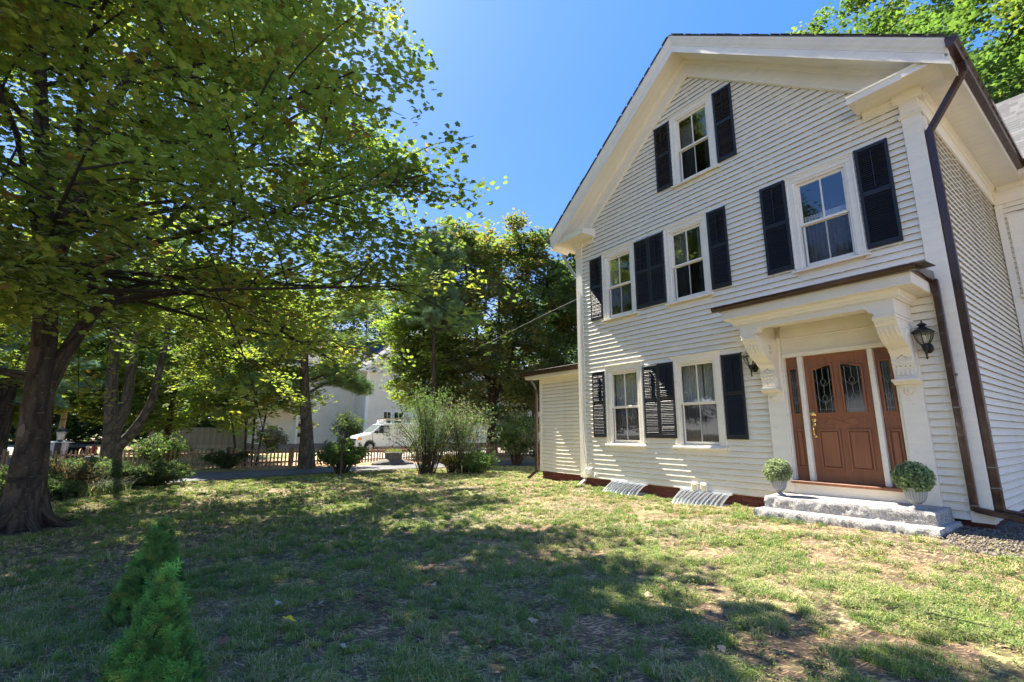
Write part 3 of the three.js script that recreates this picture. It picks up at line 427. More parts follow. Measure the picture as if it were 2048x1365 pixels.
// downspouts and their outlets
{
  const dsMain = hp('downspout', merge([cbox(XR + 0.006, XR + 0.098, -0.21, 5.18, -0.058, 0.022, 0.01)]), brownMetal);
  const arm = (a, b, w, d) => { const len = a.distanceTo(b), g = cbox(-w / 2, w / 2, -d / 2, d / 2, 0, len, 0.008); g.applyMatrix4(new THREE.Matrix4().lookAt(b, a, V(0, 1, 0)).setPosition(a)); return g; };
  part(dsMain, 'elbow', merge([arm(V(XR + 0.052, 5.14, -0.02), V(XR + OX + 0.05, 5.80, 0.04), 0.085, 0.085), cbox(XR + OX + 0.005, XR + OX + 0.095, 5.77, roofEdgeY - 0.07, 0.0, 0.08, 0.008)]), brownMetal);
  part(dsMain, 'pipe_strap', merge([cbox(XR, XR + 0.104, 0.335, 0.35, -0.06, 0.028, 0.003), cbox(XR, XR + 0.104, 0.08, 0.095, -0.06, 0.028, 0.003)]), brownSeam);
  part(dsMain, 'ground_extension', merge([arm(V(XR + 0.05, -0.19, -0.02), V(3.3, -0.37, -0.1), 0.085, 0.075)]), brownMetal);
  const ds2 = hp('downspout', cbox(1.802, 1.886, -0.21, 2.90, 0.040, 0.104, 0.01), brownMetal);
  part(ds2, 'pipe_strap', merge([cbox(1.797, 1.891, 1.10, 1.115, 0.036, 0.11, 0.003), cbox(1.797, 1.891, -0.15, -0.137, 0.036, 0.11, 0.003), cbox(1.886, 1.905, 1.53, 1.565, 0.035, 0.06, 0.003)]), brownSeam);
  part(ds2, 'ground_extension', merge([arm(V(1.845, -0.185, 0.075), V(3.1, -0.385, 0.28), 0.085, 0.07)]), brownMetal);
  const ds3 = hp('downspout', cbox(-7.77, -7.685, -0.42, 2.08, -0.42, -0.345, 0.01), brownMetal);
  part(ds3, 'elbow', merge([arm(V(-7.728, 2.04, -0.383), V(-7.82, 2.34, -0.25), 0.085, 0.08), arm(V(-7.728, -0.38, -0.38), V(-7.93, -0.60, -0.22), 0.085, 0.08)]), brownMetal);
  // far-left corner: white pipe and grey cable running down to a junction box
  const pipe = hp('white_downspout', merge([arm(V(-5.47, 4.95, 0.0), V(XL - OX - 0.03, 5.72, 0.05), 0.07, 0.07)]), mat(lin(0.30, 0.31, 0.32), 0.5));
  hp('service_cable', merge([tube([V(-5.33, 4.5, 0.045), V(-5.31, 3.2, 0.042), V(-5.34, 2.0, 0.045), V(-5.30, 1.0, 0.043), V(-5.24, 0.2, 0.05), V(-5.12, -0.12, 0.06)], [0.007, 0.007], 5, 30)]), mat(lin(0.35, 0.34, 0.33), 0.8));
  hp('junction_box', merge([cbox(-5.20, -5.02, -0.27, -0.12, 0.012, 0.10, 0.008), tube([V(-5.2, -0.2, 0.06), V(-5.3, -0.27, 0.1), V(-5.26, -0.36, 0.09), V(-5.14, -0.34, 0.06)], [0.009, 0.009], 5, 12)]), trim);
  hp('hose_spigot', merge([tube([V(-4.86, -0.26, 0.0), V(-4.86, -0.26, 0.09), V(-4.86, -0.32, 0.11)], [0.014, 0.012], 7, 8), lathe([[0, 0], [0.035, 0], [0.035, 0.008], [0, 0.01]], 12).rotateX(1.2).translate(-4.86, -0.235, 0.085)].map(uvm)), trim);
  for (const x of [-2.19, -1.99]) { const o = hp('outdoor_outlet', cbox(x - 0.07, x + 0.07, -0.36, -0.20, 0.012, 0.065, 0.012), trimCream); part(o, 'outlet_cover', cbox(x - 0.043, x + 0.043, -0.33, -0.235, 0.064, 0.075, 0.005), mat(lin(0.55, 0.47, 0.30), 0.5)); }
}

// low addition on the far side, behind the corner
{
  const z = -0.45, xa = -7.62, xb = -5.42, yb = -0.36;
  const w = hp('addition_wall', merge([box(xa + 0.02, xb, yb, 2.42, z - 0.14, z - 0.02), box(xa + 0.02, xa + 0.14, yb, 2.42, -4.5, z - 0.141), box(xa + 0.02, xb, yb, 2.42, -4.62, -4.501)]), wallBack);
  boards(w, yb, 2.24, () => [xa + 0.1, xb - 0.001], [], (o, x, y, dz, t) => { o.position.set(x, y, z + dz); o.rotation.z = t * 0.4; }, 0.101);
  hp('corner_board', cbox(xa, xa + 0.11, yb - 0.005, 2.34, z - 0.14, z + 0.03, 0.004), trim);
  hp('addition_frieze', cbox(xa, xb - 0.001, 2.27, 2.42, z - 0.01, z + 0.036, 0.004), trim);
  hp('addition_foundation', box(xa + 0.04, xb, -1.1, yb - 0.001, -4.5, z - 0.05), mortar);
  const f = hp('foundation_face', box(xa + 0.05, xb, -1.0, yb - 0.002, z - 0.05, z - 0.045), mortar); let n = 0;
  const bg = cbox(-0.098, 0.098, -0.028, 0.028, -0.03, 0.0, 0.005);
  for (let r = 0; r < 5; r++) for (let x = xa + 0.15 + (r % 2) * 0.105; x < xb - 0.1; x += 0.21, n++) { const o = part(f, 'brick', bg, brickMats[Math.floor(hash(n, r, 6) * 3)]); o.position.set(x, yb - 0.036 - r * 0.066, z - 0.03 + 0.004 * hash(n, 2, 4)); }
  const roof = hp('addition_roof', prism([[-0.12, 2.50], [-0.12, 2.56], [-4.75, 3.58], [-4.75, 3.50]], 'x', -8.0, xb), shingleRed);
  part(roof, 'fascia', merge([box(-7.96, xb, 2.36, 2.50, -0.17, -0.14), box(-7.96, xb, 2.34, 2.361, z + 0.036, -0.14), prism([[-0.14, 2.34], [-0.14, 2.498], [-4.7, 3.48], [-4.7, 3.32]], 'x', -7.98, -7.95)]), trim);
  part(roof, 'gutter', prism(kGutter.map(([a, b]) => [-0.139 + a, 2.43 + b]), 'x', -8.03, xb - 0.02), brownMetal);
  part(roof, 'shingle_course', merge([...Array(5)].map((_, i) => prism([[-0.1 - i * 0.28, 2.562 + i * 0.0617], [-0.1 - i * 0.28, 2.57 + i * 0.0617], [-0.4 - i * 0.28, 2.636 + i * 0.0617], [-0.4 - i * 0.28, 2.628 + i * 0.0617]], 'x', -8.01, xb))), shingleRed);
}
// wing behind, running away to the right
{
  const z = -5.04, xb = 8, w = hp('wing_wall', merge([box(XR - 0.03, xb, BASE, SOF, z - 0.14, z - 0.022), box(xb - 0.1, xb, BASE, SOF, -9.0, z - 0.141), box(XR, xb, BASE, SOF, -9.12, -9.0)]), wallBack);
  const wx0 = 2.62, wx1 = 3.32, wy0 = 3.6, wy1 = 5.03;
  boards(w, BASE, 5.46, () => [XR + 0.1, 5.2], [[wx0 - 0.3, wx1 + 0.3, wy0 - 0.1, wy1 + 0.17]], (o, x, y, dz, t) => { o.position.set(x, y, z + dz); o.rotation.z = t; }, EXPO, 9);
  hp('corner_board', cbox(XR + 0.001, XR + 0.11, BASE, 5.488, z - 0.02, z + 0.03, 0.004), trim);
  hp('wing_frieze', merge([cbox(XR + 0.012, xb, 5.52, SOF - 0.002, z - 0.02, z + 0.032, 0.004), cbox(XR + 0.012, xb, 5.49, 5.5195, z - 0.02, z + 0.045, 0.004), prism([[z + 0.03, SOF - 0.11], [z + 0.05, SOF - 0.1], [z + 0.06, SOF - 0.05], [z + 0.10, SOF - 0.002], [z + 0.03, SOF - 0.002]], 'x', XR + 0.09, xb)]), trim);
  const cw = hp('wing_window', merge([cbox(wx0 - 0.46, wx0 - 0.075, wy0 - 0.08, wy1 + 0.2, z - 0.01, z + 0.034), cbox(wx0 - 0.46, wx0 - 0.42, wy0 - 0.08, wy1 + 0.2, z + 0.03, z + 0.05, 0.004), cbox(wx1 + 0.075, wx1 + 0.2, wy0 - 0.08, wy1 + 0.2, z - 0.01, z + 0.034), cbox(wx0 - 0.0749, wx1 + 0.0749, wy1 + 0.06, wy1 + 0.2, z - 0.01, z + 0.034)]), trim);
  part(cw, 'sill', cbox(wx0 - 0.5, wx1 + 0.24, wy0 - 0.14, wy0 - 0.081, z - 0.02, z + 0.085), trim);
  part(cw, 'sash', merge([box(wx0 - 0.0745, wx0, wy0 - 0.08, wy1 + 0.06, z - 0.03, z + 0.012), box(wx1, wx1 + 0.0745, wy0 - 0.08, wy1 + 0.06, z - 0.03, z + 0.012), box(wx0, wx1, (wy0 + wy1) / 2 - 0.02, (wy0 + wy1) / 2 + 0.02, z - 0.03, z + 0.01)]), trim);
  part(cw, 'pane', new THREE.PlaneGeometry(wx1 - wx0, wy1 - wy0 + 0.1).toNonIndexed(), pane).position.set((wx0 + wx1) / 2, (wy0 + wy1) / 2, z - 0.01);
  hp('wing_soffit', box(XR + OX - 0.045, xb, SOF + 0.001, SOF + 0.05, z - 0.05, -4.60), trim); hp('wing_fascia', box(XR + OX - 0.005, xb, SOF - 0.02, roofEdgeY + 0.04, -4.60, -4.57), trim);
  hp('wing_gutter', prism(kGutter.map(([a, b]) => [-4.568 + a, roofEdgeY - 0.075 + b]), 'x', XR + OX + 0.10, xb), brownMetal);
  const sl = 1.05, roof = hp('wing_roof', merge([prism([[-4.55, 6.06], [-4.55, 6.12], [-7.1, 6.12 + 2.55 * sl], [-9.65, 6.12], [-9.65, 6.06], [-7.1, 6.04 + 2.55 * sl]], 'x', XR - 0.5, xb)]), shingle);
  const tg = cbox(-0.15, 0.15, -0.004, 0.004, -0.115, 0.115, 0.002), ang = Math.atan(sl); let n = 0;
  for (let r = 0; r < 16; r++) for (let x = XR + 0.25 + (r % 2) * 0.15; x < 4.2; x += 0.302, n++) { const t = r * 0.14 + 0.09, o = part(roof, 'shingle', tg, shingleTabs[Math.floor(hash(n, r, 9) * 4)]); o.position.set(x, 6.133 + t * Math.sin(ang) + 0.006, -4.55 - t * Math.cos(ang)); o.rotation.x = ang - 0.02; }
}

// ---------- ground ----------
const axis = (dense0, dense1, step, far) => { const a = []; for (let x = dense0; x <= dense1 + 1e-6; x += step) a.push(x); let s = step; for (let x = dense1; x < far;) { s *= 1.25; x += s; a.push(x); } s = step; for (let x = dense0; x > -far;) { s *= 1.25; x -= s; a.unshift(x); } return a; };
const dryness = (x, z) => clamp(0.5 + 1.5 * (fbm(x * 0.45 + 3, z * 0.45, 41, 4) - 0.5) + 0.9 * (fbm(x * 1.9, z * 1.9, 55, 3) - 0.5), 0, 1);
const bare = (x, z) => { const near = smooth(4.6, 1.8, Math.hypot(x - 1.2, (z - 6.0) * 0.75)); return clamp(smooth(0.56, 0.74, fbm(x * 1.6 + 8, z * 1.6, 63, 3) + 0.20 * near - 0.03), 0, 1); };
const isLawn = (x, z) => x > -13.2 - 1.2 * Math.exp(-Math.pow((z - 1) / 4, 2)) ? 1 : 0;
{
  const xs = axis(-24, 10, 0.4, 420), zs = axis(-12, 15, 0.4, 420), pos = [], uv = [], col = [], idx = [];
  for (const z of zs) for (const x of xs) {
    pos.push(x, land(x, z), z); uv.push(x / 2.3, z / 2.3);
    const d = dryness(x, z), b = bare(x, z), beyond = smooth(-17.0, -19.0, x) * (1 - smooth(-46, -50, x));
    let c = [lerp(0.75, 1.25, d), lerp(0.95, 1.05, d), lerp(0.75, 0.95, d)];
    c = c.map((k, i) => lerp(k, [1.05, 0.88, 0.72][i], b * 0.8));
    const tan = [2.6, 2.0, 1.75], g2 = fbm(x * 0.25, z * 0.25, 91, 3) > 0.56 ? [1.0, 1.5, 0.7] : tan;
    c = c.map((k, i) => lerp(k, g2[i], beyond));
    col.push(...c);
  }
  const nx = xs.length; for (let j = 0; j < zs.length - 1; j++) for (let i = 0; i < nx - 1; i++) { const a = j * nx + i, b = a + 1, c = a + nx, e = c + 1; idx.push(a, c, b, b, c, e); }
  const g = new THREE.BufferGeometry(); g.setAttribute('position', new THREE.Float32BufferAttribute(pos, 3)); g.setAttribute('uv', new THREE.Float32BufferAttribute(uv, 2)); g.setAttribute('color', new THREE.Float32BufferAttribute(col, 3)); g.setIndex(idx); g.computeVertexNormals();
  const soil = texture(1024, (u, v) => { // thatch, crumbs of soil, straw
    const a = fbm(u * 12, v * 12, 2, 5, 12), st = Math.max(vnoise(u * 220 + 30 * v, v * 40 + 8 * u, 12), vnoise(u * 50 - 20 * v, v * 190 + 40 * u, 15), vnoise((u + v) * 130, (u - v) * 45, 18)) * 0.8 + 0.12 * a, sp = hash(Math.floor(u * 700), Math.floor(v * 700), 9);
    const k = 0.33 + 0.28 * (a - 0.5) + 0.30 * smooth(0.60, 0.78, st) + 0.10 * (sp - 0.5), gr = smooth(0.48, 0.62, fbm(u * 7, v * 7, 77, 4, 7));
    return [k * lerp(1.06, 0.97, gr), k * lerp(0.92, 0.93, gr), k * lerp(0.74, 0.66, gr)];
  });
  struct('lawn', g, mat(lin(1, 1, 1), 0.95, { map: soil, vertexColors: true, bumpMap: soil, bumpScale: 0.02 }), 'thin late-summer lawn with straw and bare patches round the house');
}
// asphalt drive curving past the lawn
const DRIVE = [[-13.0, 22, 3.2], [-14.6, 13, 3.2], [-15.25, 8.4, 3.0], [-15.9, 4.5, 2.6], [-16.15, 1.0, 2.5], [-15.6, -2.5, 2.6], [-14.2, -5.5, 2.8], [-12.6, -9, 3.0], [-12.2, -16, 3.2]];
function ribbon(pts, n, lift, wob) {
  const c = new THREE.CatmullRomCurve3(pts.map((p) => V(p[0], p[2], p[1]))), pos = [], uv = [], idx = [], M = 8;
  for (let i = 0; i <= n; i++) { const t = i / n, p = c.getPoint(t), d = c.getTangent(t), w = p.y / 2, nx = -d.z, nz2 = d.x, L = Math.hypot(nx, nz2); for (let k = 0; k <= M; k++) { const s = (k / M * 2 - 1) * (w + (k === 0 || k === M ? wob * (fbm(i * 0.4, k, 3, 3) - 0.5) : 0)), x = p.x + nx / L * s, z = p.z + nz2 / L * s; pos.push(x, land(x, z) + lift, z); uv.push(x, z); if (i < n && k < M) { const a = i * (M + 1) + k, b = a + M + 1; idx.push(a, a + 1, b, b, a + 1, b + 1); } } }
  const g = new THREE.BufferGeometry(); g.setAttribute('position', new THREE.Float32BufferAttribute(pos, 3)); g.setAttribute('uv', new THREE.Float32BufferAttribute(uv, 2)); g.setIndex(idx); g.computeVertexNormals();
  if (g.attributes.normal.getY(5) < 0) { g.index.array.reverse(); g.computeVertexNormals(); } return g;
}
const asphaltTex = texture(512, (u, v) => { const a = fbm(u * 60, v * 60, 3, 3, 60), b = fbm(u * 4, v * 4, 9, 3, 4); const k = 0.36 + 0.22 * (a - 0.5) + 0.12 * (b - 0.5); return [k, k, k * 1.02]; }, true, [0.5, 0.5]);
const gravelTex = texture(512, (u, v) => { const a = fbm(u * 80, v * 80, 31, 3, 80), b = fbm(u * 5, v * 5, 39, 3, 5), k = 0.56 + 0.24 * (a - 0.5) + 0.12 * (b - 0.5); return [k, k * 0.96, k * 0.90]; }, true, [0.5, 0.5]);
struct('driveway', ribbon(DRIVE, 90, 0.024, 0.25), mat(lin(0.85, 0.85, 0.88), 0.9, { map: asphaltTex, bumpMap: asphaltTex, bumpScale: 0.006 }), 'grey asphalt driveway curving between lawn and picket fence');
struct('path', ribbon([[-14.0, -5.2, 1.1], [-11.5, -4.2, 1.0], [-9.2, -3.5, 0.9], [-7.6, -2.8, 0.9]], 30, 0.032, 0.1), mat(lin(0.9, 0.85, 0.78), 0.9, { map: asphaltTex }), 'pale narrow path leading to the low addition');
// neighbour's bare parking court
struct('parking_court', (() => { const g = new THREE.PlaneGeometry(13, 19, 20, 20).rotateX(-Math.PI / 2).translate(-27.2, -0.72, -8.6); return uvm(g); })(), mat(lin(1, 0.97, 0.92), 0.95, { map: gravelTex }), 'pale gravel parking court beside the neighbouring house');
// street far on the left
struct('road', (() => { const g = new THREE.PlaneGeometry(60, 7, 20, 4).rotateX(-Math.PI / 2).rotateY(0.15).translate(-45, -0.715, 19.5); return uvm(g); })(), mat(lin(0.9, 0.9, 0.9), 0.9, { map: gravelTex }), 'pale sunlit street beyond the gateposts');

// pebble bed at the corner of the house
{
  const sh0 = new THREE.Shape([[1.60, 0.9], [1.75, 1.28], [1.95, 1.50], [2.5, 1.58], [3.4, 1.35], [6, 1.1], [6, -4.9], [1.95, -4.9], [1.95, 0.02], [1.5, 0.02]].map((p) => new THREE.Vector2(...p)));
  const g = new THREE.ShapeGeometry(sh0); { const p = g.attributes.position; for (let i = 0; i < p.count; i++) { const x = p.getX(i), z = p.getY(i); p.setXYZ(i, x, land(x, z) + 0.006, z); } } const gg = uvm(flip(g.toNonIndexed())); gg.computeVertexNormals();
  struct('gravel_bed', gg, mat(lin(0.14, 0.115, 0.095), 0.95, { bumpMap: nz, bumpScale: 0.02 }), 'brown pebble bed along the corner of the white house');
  const r = rng(77), peb = new THREE.IcosahedronGeometry(1, 1), p = peb.attributes.position; for (let i = 0; i < p.count; i++) { const k = 0.82 + 0.3 * vnoise(p.getX(i) * 2 + 5, p.getY(i) * 2 + p.getZ(i) * 2, 4); p.setXYZ(i, p.getX(i) * k, p.getY(i) * k * 0.6, p.getZ(i) * k * 0.85); } peb.computeVertexNormals();
  const M = [], C = [], q = new THREE.Quaternion(), e = new THREE.Euler();
  for (let i = 0; i < 5200; i++) { const x = 1.56 + 2.0 * r(), z = r() < 0.75 ? 1.55 * r() : -2.2 * r(); if (x < 2.06 && z < 0.03) continue; if (x < 1.66 && z < 1.2) continue; if (z > 1.28 + 0.3 * smooth(1.7, 2.1, x) - 0.12 * smooth(2.6, 3.4, x) || (x < 1.8 && z > 1.05 + (x - 1.6))) continue; const s = 0.007 + 0.013 * r() * r(); q.setFromEuler(e.set(r() * 3, r() * 6, r() * 3)); M.push(new THREE.Matrix4().compose(V(x, land(x, z) + 0.012 + s * 0.3, z), q, V(s, s, s))); const k = 0.07 + 0.12 * r(); C.push(lin(k * 1.15, k * 0.93, k * 0.72)); }
  const o = instanced(scene, 'pebbles', peb, mat(lin(1, 1, 1), 0.8), M, C); tag(o, 'small brown and grey pebbles filling the bed by the house corner', 'pebbles', undefined, 'stuff');
}

// ---------- granite steps ----------
function roughBlock(x0, x1, y0, y1, z0, z1, seed) { // split-faced granite: flat top, rough front and ends
  const nx = 90, ny = 10, nzz = 24, pos = [], idx = [], push = (grid, n, m) => { const o = pos.length / 3; for (const row of grid) for (const v of row) pos.push(...v); for (let j = 0; j < m; j++) for (let i = 0; i < n; i++) { const a = o + j * (n + 1) + i, b = a + n + 1; idx.push(a, a + 1, b, b, a + 1, b + 1); } };
  const rough = (a, b, s) => 0.045 * (fbm(a * 7, b * 9, seed + s, 4) - 0.5) + 0.034 * (fbm(a * 26, b * 30, seed + s + 5, 3) - 0.5);
  const fr = (x, y) => { const e = Math.min(1, (y1 - y) / 0.03), lo = Math.min(1, (y - y0) / 0.02); return z1 + (rough(x, y, 1) + 0.006) * e * (0.5 + 0.5 * lo) + 0.006 * (fbm(x * 9, 1, seed, 3) - 0.5) - 0.012 * (1 - e); };
  const rt = (z, y) => x1 + (rough(z, y, 2) + 0.004) * Math.min(1, (y1 - y) / 0.03) * Math.min(1, (z1 - z) / 0.03) - 0.008 * (1 - Math.min(1, (y1 - y) / 0.03)), lf = (z, y) => x0 - (rough(z, y, 3) + 0.004) * Math.min(1, (y1 - y) / 0.03) * Math.min(1, (z1 - z) / 0.03);
  const X = (i) => lerp(x0, x1, i / nx), Y = (j) => lerp(y0, y1, j / ny), Z = (k) => lerp(z0, z1, k / nzz);
  push([...Array(ny + 1)].map((_, j) => [...Array(nx + 1)].map((_, i) => { const x = X(i), y = Y(j), xx = i === nx ? rt(z1, y) : i === 0 ? lf(z1, y) : x; return [xx, y, fr(x, y)]; })), nx, ny);
  push([...Array(ny + 1)].map((_, j) => [...Array(nzz + 1)].map((_, k) => { const z = Z(nzz - k), y = Y(j); return [rt(z, y), y, k === 0 ? fr(x1, y) : z]; })), nzz, ny);
  push([...Array(ny + 1)].map((_, j) => [...Array(nzz + 1)].map((_, k) => { const z = Z(k), y = Y(j); return [lf(z, y), y, k === nzz ? fr(x0, y) : z]; })), nzz, ny);
  push([...Array(nzz + 1)].map((_, k) => [...Array(nx + 1)].map((_, i) => { const kk = nzz - k, z = Z(kk); return [i === nx ? rt(z, y1) : i === 0 ? lf(z, y1) : X(i), y1 + (kk === nzz ? 0 : 0.004 * (fbm(X(i) * 5, z * 5, seed + 9, 3) - 0.5)), k === 0 ? fr(X(i), y1) : z]; })), nx, nzz);
  const g = new THREE.BufferGeometry(); g.setAttribute('position', new THREE.Float32BufferAttribute(pos, 3)); g.setIndex(idx); g.computeVertexNormals();
  return uvm(g);
}
{
  const o = thing('granite_steps', 'two grey split-faced granite steps below the brown front door', 'steps', [0.6, -0.5, 0.4]); o.rotation.z = 0.014;
  const st = (g) => { const m = part(o, 'step', g, granite); m.position.set(-0.6, 0.5, -0.4); return m; };
  st(roughBlock(-0.46, 1.62, -0.40, -0.205, 0.078, 0.80, 3)); st(roughBlock(-0.50, 1.70, -0.70, -0.372, 0.09, 1.09, 13));
}

// ---------- lanterns beside the door ----------
function lantern(p, label) {
  const o = thing('wall_lantern', label, 'lantern', p, 0, 'lanterns beside the door');
  const hex = (pts) => { const g = lathe(pts, 6); g.computeVertexNormals(); return uvm(g); };
  part(o, 'wall_plate', uvm(lathe([[0, 0], [0.058, 0], [0.06, 0.012], [0.04, 0.03], [0, 0.034]], 14).rotateX(Math.PI / 2).scale(1, 1.25, 1).translate(0, -0.04, -0.14)), ironBlack);
  part(o, 'arm', merge([tube([V(0, -0.04, -0.12), V(0, -0.065, -0.06), V(0, -0.045, 0)], [0.02, 0.022], 8, 8), lathe([[0, -0.21], [0.008, -0.205], [0.02, -0.19], [0.008, -0.18], [0.012, -0.15], [0.02, -0.08], [0.038, -0.05], [0.042, -0.02], [0.055, 0], [0, 0]], 12)].map(uvm)), ironBlack);
  part(o, 'roof', merge([hex([[0.135, 0.165], [0.135, 0.178], [0.10, 0.205], [0.06, 0.225], [0.035, 0.26], [0.03, 0.262], [0.06, 0.272], [0.055, 0.285], [0.02, 0.31], [0.006, 0.318], [0.012, 0.328], [0, 0.35]]), hex([[0, 0.16], [0.135, 0.165]])]), ironBlack);
  for (let k = 0; k < 6; k++) { const a = k * Math.PI / 3, c = Math.cos(a), s = Math.sin(a); part(o, 'cage_bar', uvm(tube([V(0.052 * s, 0, 0.052 * c), V(0.098 * s, 0.09, 0.098 * c), V(0.112 * s, 0.166, 0.112 * c)], [0.006, 0.006], 5, 6)), ironBlack); }
  part(o, 'glass_shade', hex([[0.048, 0.003], [0.094, 0.09], [0.108, 0.163]]), phys(lin(0.9, 0.92, 0.92), 0.05, { transmission: 1 }));
  const coil = []; for (let i = 0; i <= 40; i++) coil.push(V(0.022 * Math.cos(i * 0.9), 0.03 + i * 0.0024, 0.022 * Math.sin(i * 0.9)));
  part(o, 'bulb', uvm(tube(coil, [0.006, 0.006], 5, 60)), mat(lin(0.8, 0.79, 0.76), 0.4));
  return o;
}
lantern([-0.80, 1.965, 0.165], 'black wall lantern between the louvred shutter and the door surround');
lantern([1.648, 1.985, 0.165], 'black wall lantern between the door surround and the brown downspout');

// ---------- topiary urns ----------
function leafTri(w, l, fold = 0.15) { const g = new THREE.BufferGeometry(); g.setAttribute('position', new THREE.Float32BufferAttribute([0, 0, 0, w, l * 0.5, fold * w, 0, l, 0, 0, 0, 0, 0, l, 0, -w, l * 0.5, fold * w], 3)); g.computeVertexNormals(); return g; }
const leafMat = (o = {}) => phys(lin(1, 1, 1), 1, { transmission: 0.42, side: THREE.DoubleSide, specularIntensity: 0.5, ...o });
const urnMat = mat(lin(0.27, 0.28, 0.29), 0.7, { bumpMap: nz, bumpScale: 0.002 });
function urn(p, label, s, tint, seed) {
  const o = thing('topiary_urn', label, 'urn', p, 0, 'topiary urns on the granite steps');
  part(o, 'urn_foot', uvm(lathe([[0, 0], [0.095, 0], [0.098, 0.018], [0.06, 0.03], [0.036, 0.045], [0.034, 0.06], [0.05, 0.075], [0.06, 0.08], [0, 0.082]].map(([a, b]) => [a * s, b * s]), 20)), urnMat);
  const b = part(o, 'urn_bowl', uvm(lathe([[0, 0.08], [0.06, 0.083], [0.085, 0.10], [0.10, 0.14], [0.112, 0.19], [0.122, 0.235], [0.128, 0.262], [0.15, 0.272], [0.152, 0.285], [0.142, 0.29], [0.12, 0.288], [0.11, 0.27], [0, 0.268]].map(([a, b2]) => [a * s, b2 * s]), 28)), urnMat);
  for (let k = 0; k < 22; k++) { const a = k / 22 * 6.283, q = (r, y) => V(r * s * Math.cos(a), y * s, r * s * Math.sin(a)); part(b, 'rib', uvm(tube([q(0.076, 0.097), q(0.102, 0.14), q(0.114, 0.19), q(0.126, 0.25)], [0.0075 * s, 0.011 * s], 5, 5)), mat(lin(0.36, 0.37, 0.38), 0.7)); }
  const r = rng(seed), M = [], C = [], q = new THREE.Quaternion(), up = V(0, 1, 0);
  const cl = merge([...Array(6)].map((_, k) => leafTri(0.0062, 0.024).rotateX(0.5 + 0.25 * (k % 2)).rotateY(k * 1.05)));
  part(o, 'stems', merge([...Array(60)].map(() => { const d = V(r() * 2 - 1, r() * 2 - 0.9, r() * 2 - 1).normalize().multiplyScalar(0.17 * s); return tube([V(0, 0.27 * s, 0), V(d.x * 0.5, 0.38 * s + d.y * 0.4, d.z * 0.5), V(d.x, 0.41 * s + d.y, d.z)], [0.004, 0.002], 4, 4); })), mat(lin(0.12, 0.09, 0.05), 0.9));
  for (let i = 0; i < 5200; i++) { const d = V(r() * 2 - 1, r() * 2 - 1, r() * 2 - 1); if (d.length() > 1 || d.y < -0.86) { continue; } d.normalize(); const rr = (0.10 + 0.115 * Math.sqrt(r())) * s * (1 + 0.15 * (vnoise(d.x * 5 + 9, d.y * 5 + d.z * 4, seed) - 0.5) + (r() < 0.05 ? 0.1 * r() : 0)); q.setFromUnitVectors(up, d.clone().add(V(r() - 0.5, r() - 0.5, r() - 0.5).multiplyScalar(0.9)).normalize()); const k = s * (0.8 + 0.5 * r()); M.push(new THREE.Matrix4().compose(V(d.x * rr, 0.41 * s + d.y * rr * 0.95, d.z * rr), q, V(k, k, k))); const c = 0.35 + 1.1 * r(); C.push(lin(tint[0] * c, tint[1] * c, tint[2] * c)); }
  instanced(o, 'clipped_foliage', cl, leafMat(), M, C);
}
urn([-0.34, -0.216, 0.55], 'grey ribbed urn with clipped round topiary at the step end by the basement windows', 0.92, [0.40, 0.47, 0.25], 3);
urn([1.40, -0.195, 0.60], 'grey ribbed urn with clipped round topiary at the step end by the pebble bed', 0.95, [0.30, 0.40, 0.18], 4);

// ---------- clear plastic covers over the basement window wells ----------
function wellCover(x0, x1, label) {
  const o = thing('window_well_cover', label, 'well cover', [(x0 + x1) / 2, -0.6, 0.25], 0, 'well covers along the brick foundation'), w = (x1 - x0) / 2;
  const plastic = phys(lin(0.86, 0.92, 0.95), 0.16, { transmission: 0.85, ior: 1.5, side: THREE.DoubleSide });
  const n = 72, pos = [], idx = []; for (let i = 0; i <= n; i++) { const t = i / n, x = lerp(-w, w, t), rib = Math.pow(Math.abs(Math.sin(t * Math.PI * 6)), 8) * 0.035, bow = 0.10 * Math.sin(t * Math.PI); for (const [y, z, k] of [[0.235, -0.215, 0.3], [0.20, -0.12 + bow * 0.3, 1], [0.10, 0.06 + bow * 0.8, 1], [-0.05, 0.22 + bow, 1]]) pos.push(x, y + rib * k * 0.6, z + rib * k); }
  for (let i = 0; i < n; i++) for (let k = 0; k < 3; k++) { const a = i * 4 + k, b = a + 4; idx.push(a, a + 1, b, b, a + 1, b + 1); }
  const g = new THREE.BufferGeometry(); g.setAttribute('position', new THREE.Float32BufferAttribute(pos, 3)); g.setIndex(idx); g.computeVertexNormals(); part(o, 'plastic_dome', uvm(g), plastic);
  for (let k = 1; k < 6; k++) { const t = k / 6 - 1 / 12 + 1 / 12, x = lerp(-w, w, t), bow = 0.10 * Math.sin(t * Math.PI); part(o, 'stiffening_rib', uvm(tube([V(x, 0.232, -0.2), V(x, 0.212, -0.115 + bow * 0.3), V(x, 0.11, 0.072 + bow * 0.8), V(x, -0.04, 0.24 + bow)], [0.011, 0.014], 6, 9)), phys(lin(0.42, 0.48, 0.52), 0.2, { transmission: 0.6, side: THREE.DoubleSide })); }
  part(o, 'flange', box(-w - 0.03, w + 0.03, 0.225, 0.255, -0.232, -0.20), mat(lin(0.6, 0.63, 0.65), 0.35));
  part(o, 'well_curb', uvm(new THREE.CylinderGeometry(w * 0.98, w * 0.98, 0.2, 24, 1, true, -Math.PI / 2, Math.PI).scale(1, 1, 0.55).translate(0, -0.02, -0.2).toNonIndexed()), mat(lin(0.25, 0.26, 0.27), 0.5, { metalness: 0.5, side: THREE.DoubleSide }));
}
wellCover(-4.36, -3.38, 'ribbed clear plastic window-well cover with grass growing against it');
wellCover(-2.50, -1.46, 'ribbed clear plastic window-well cover below the two outdoor outlets');
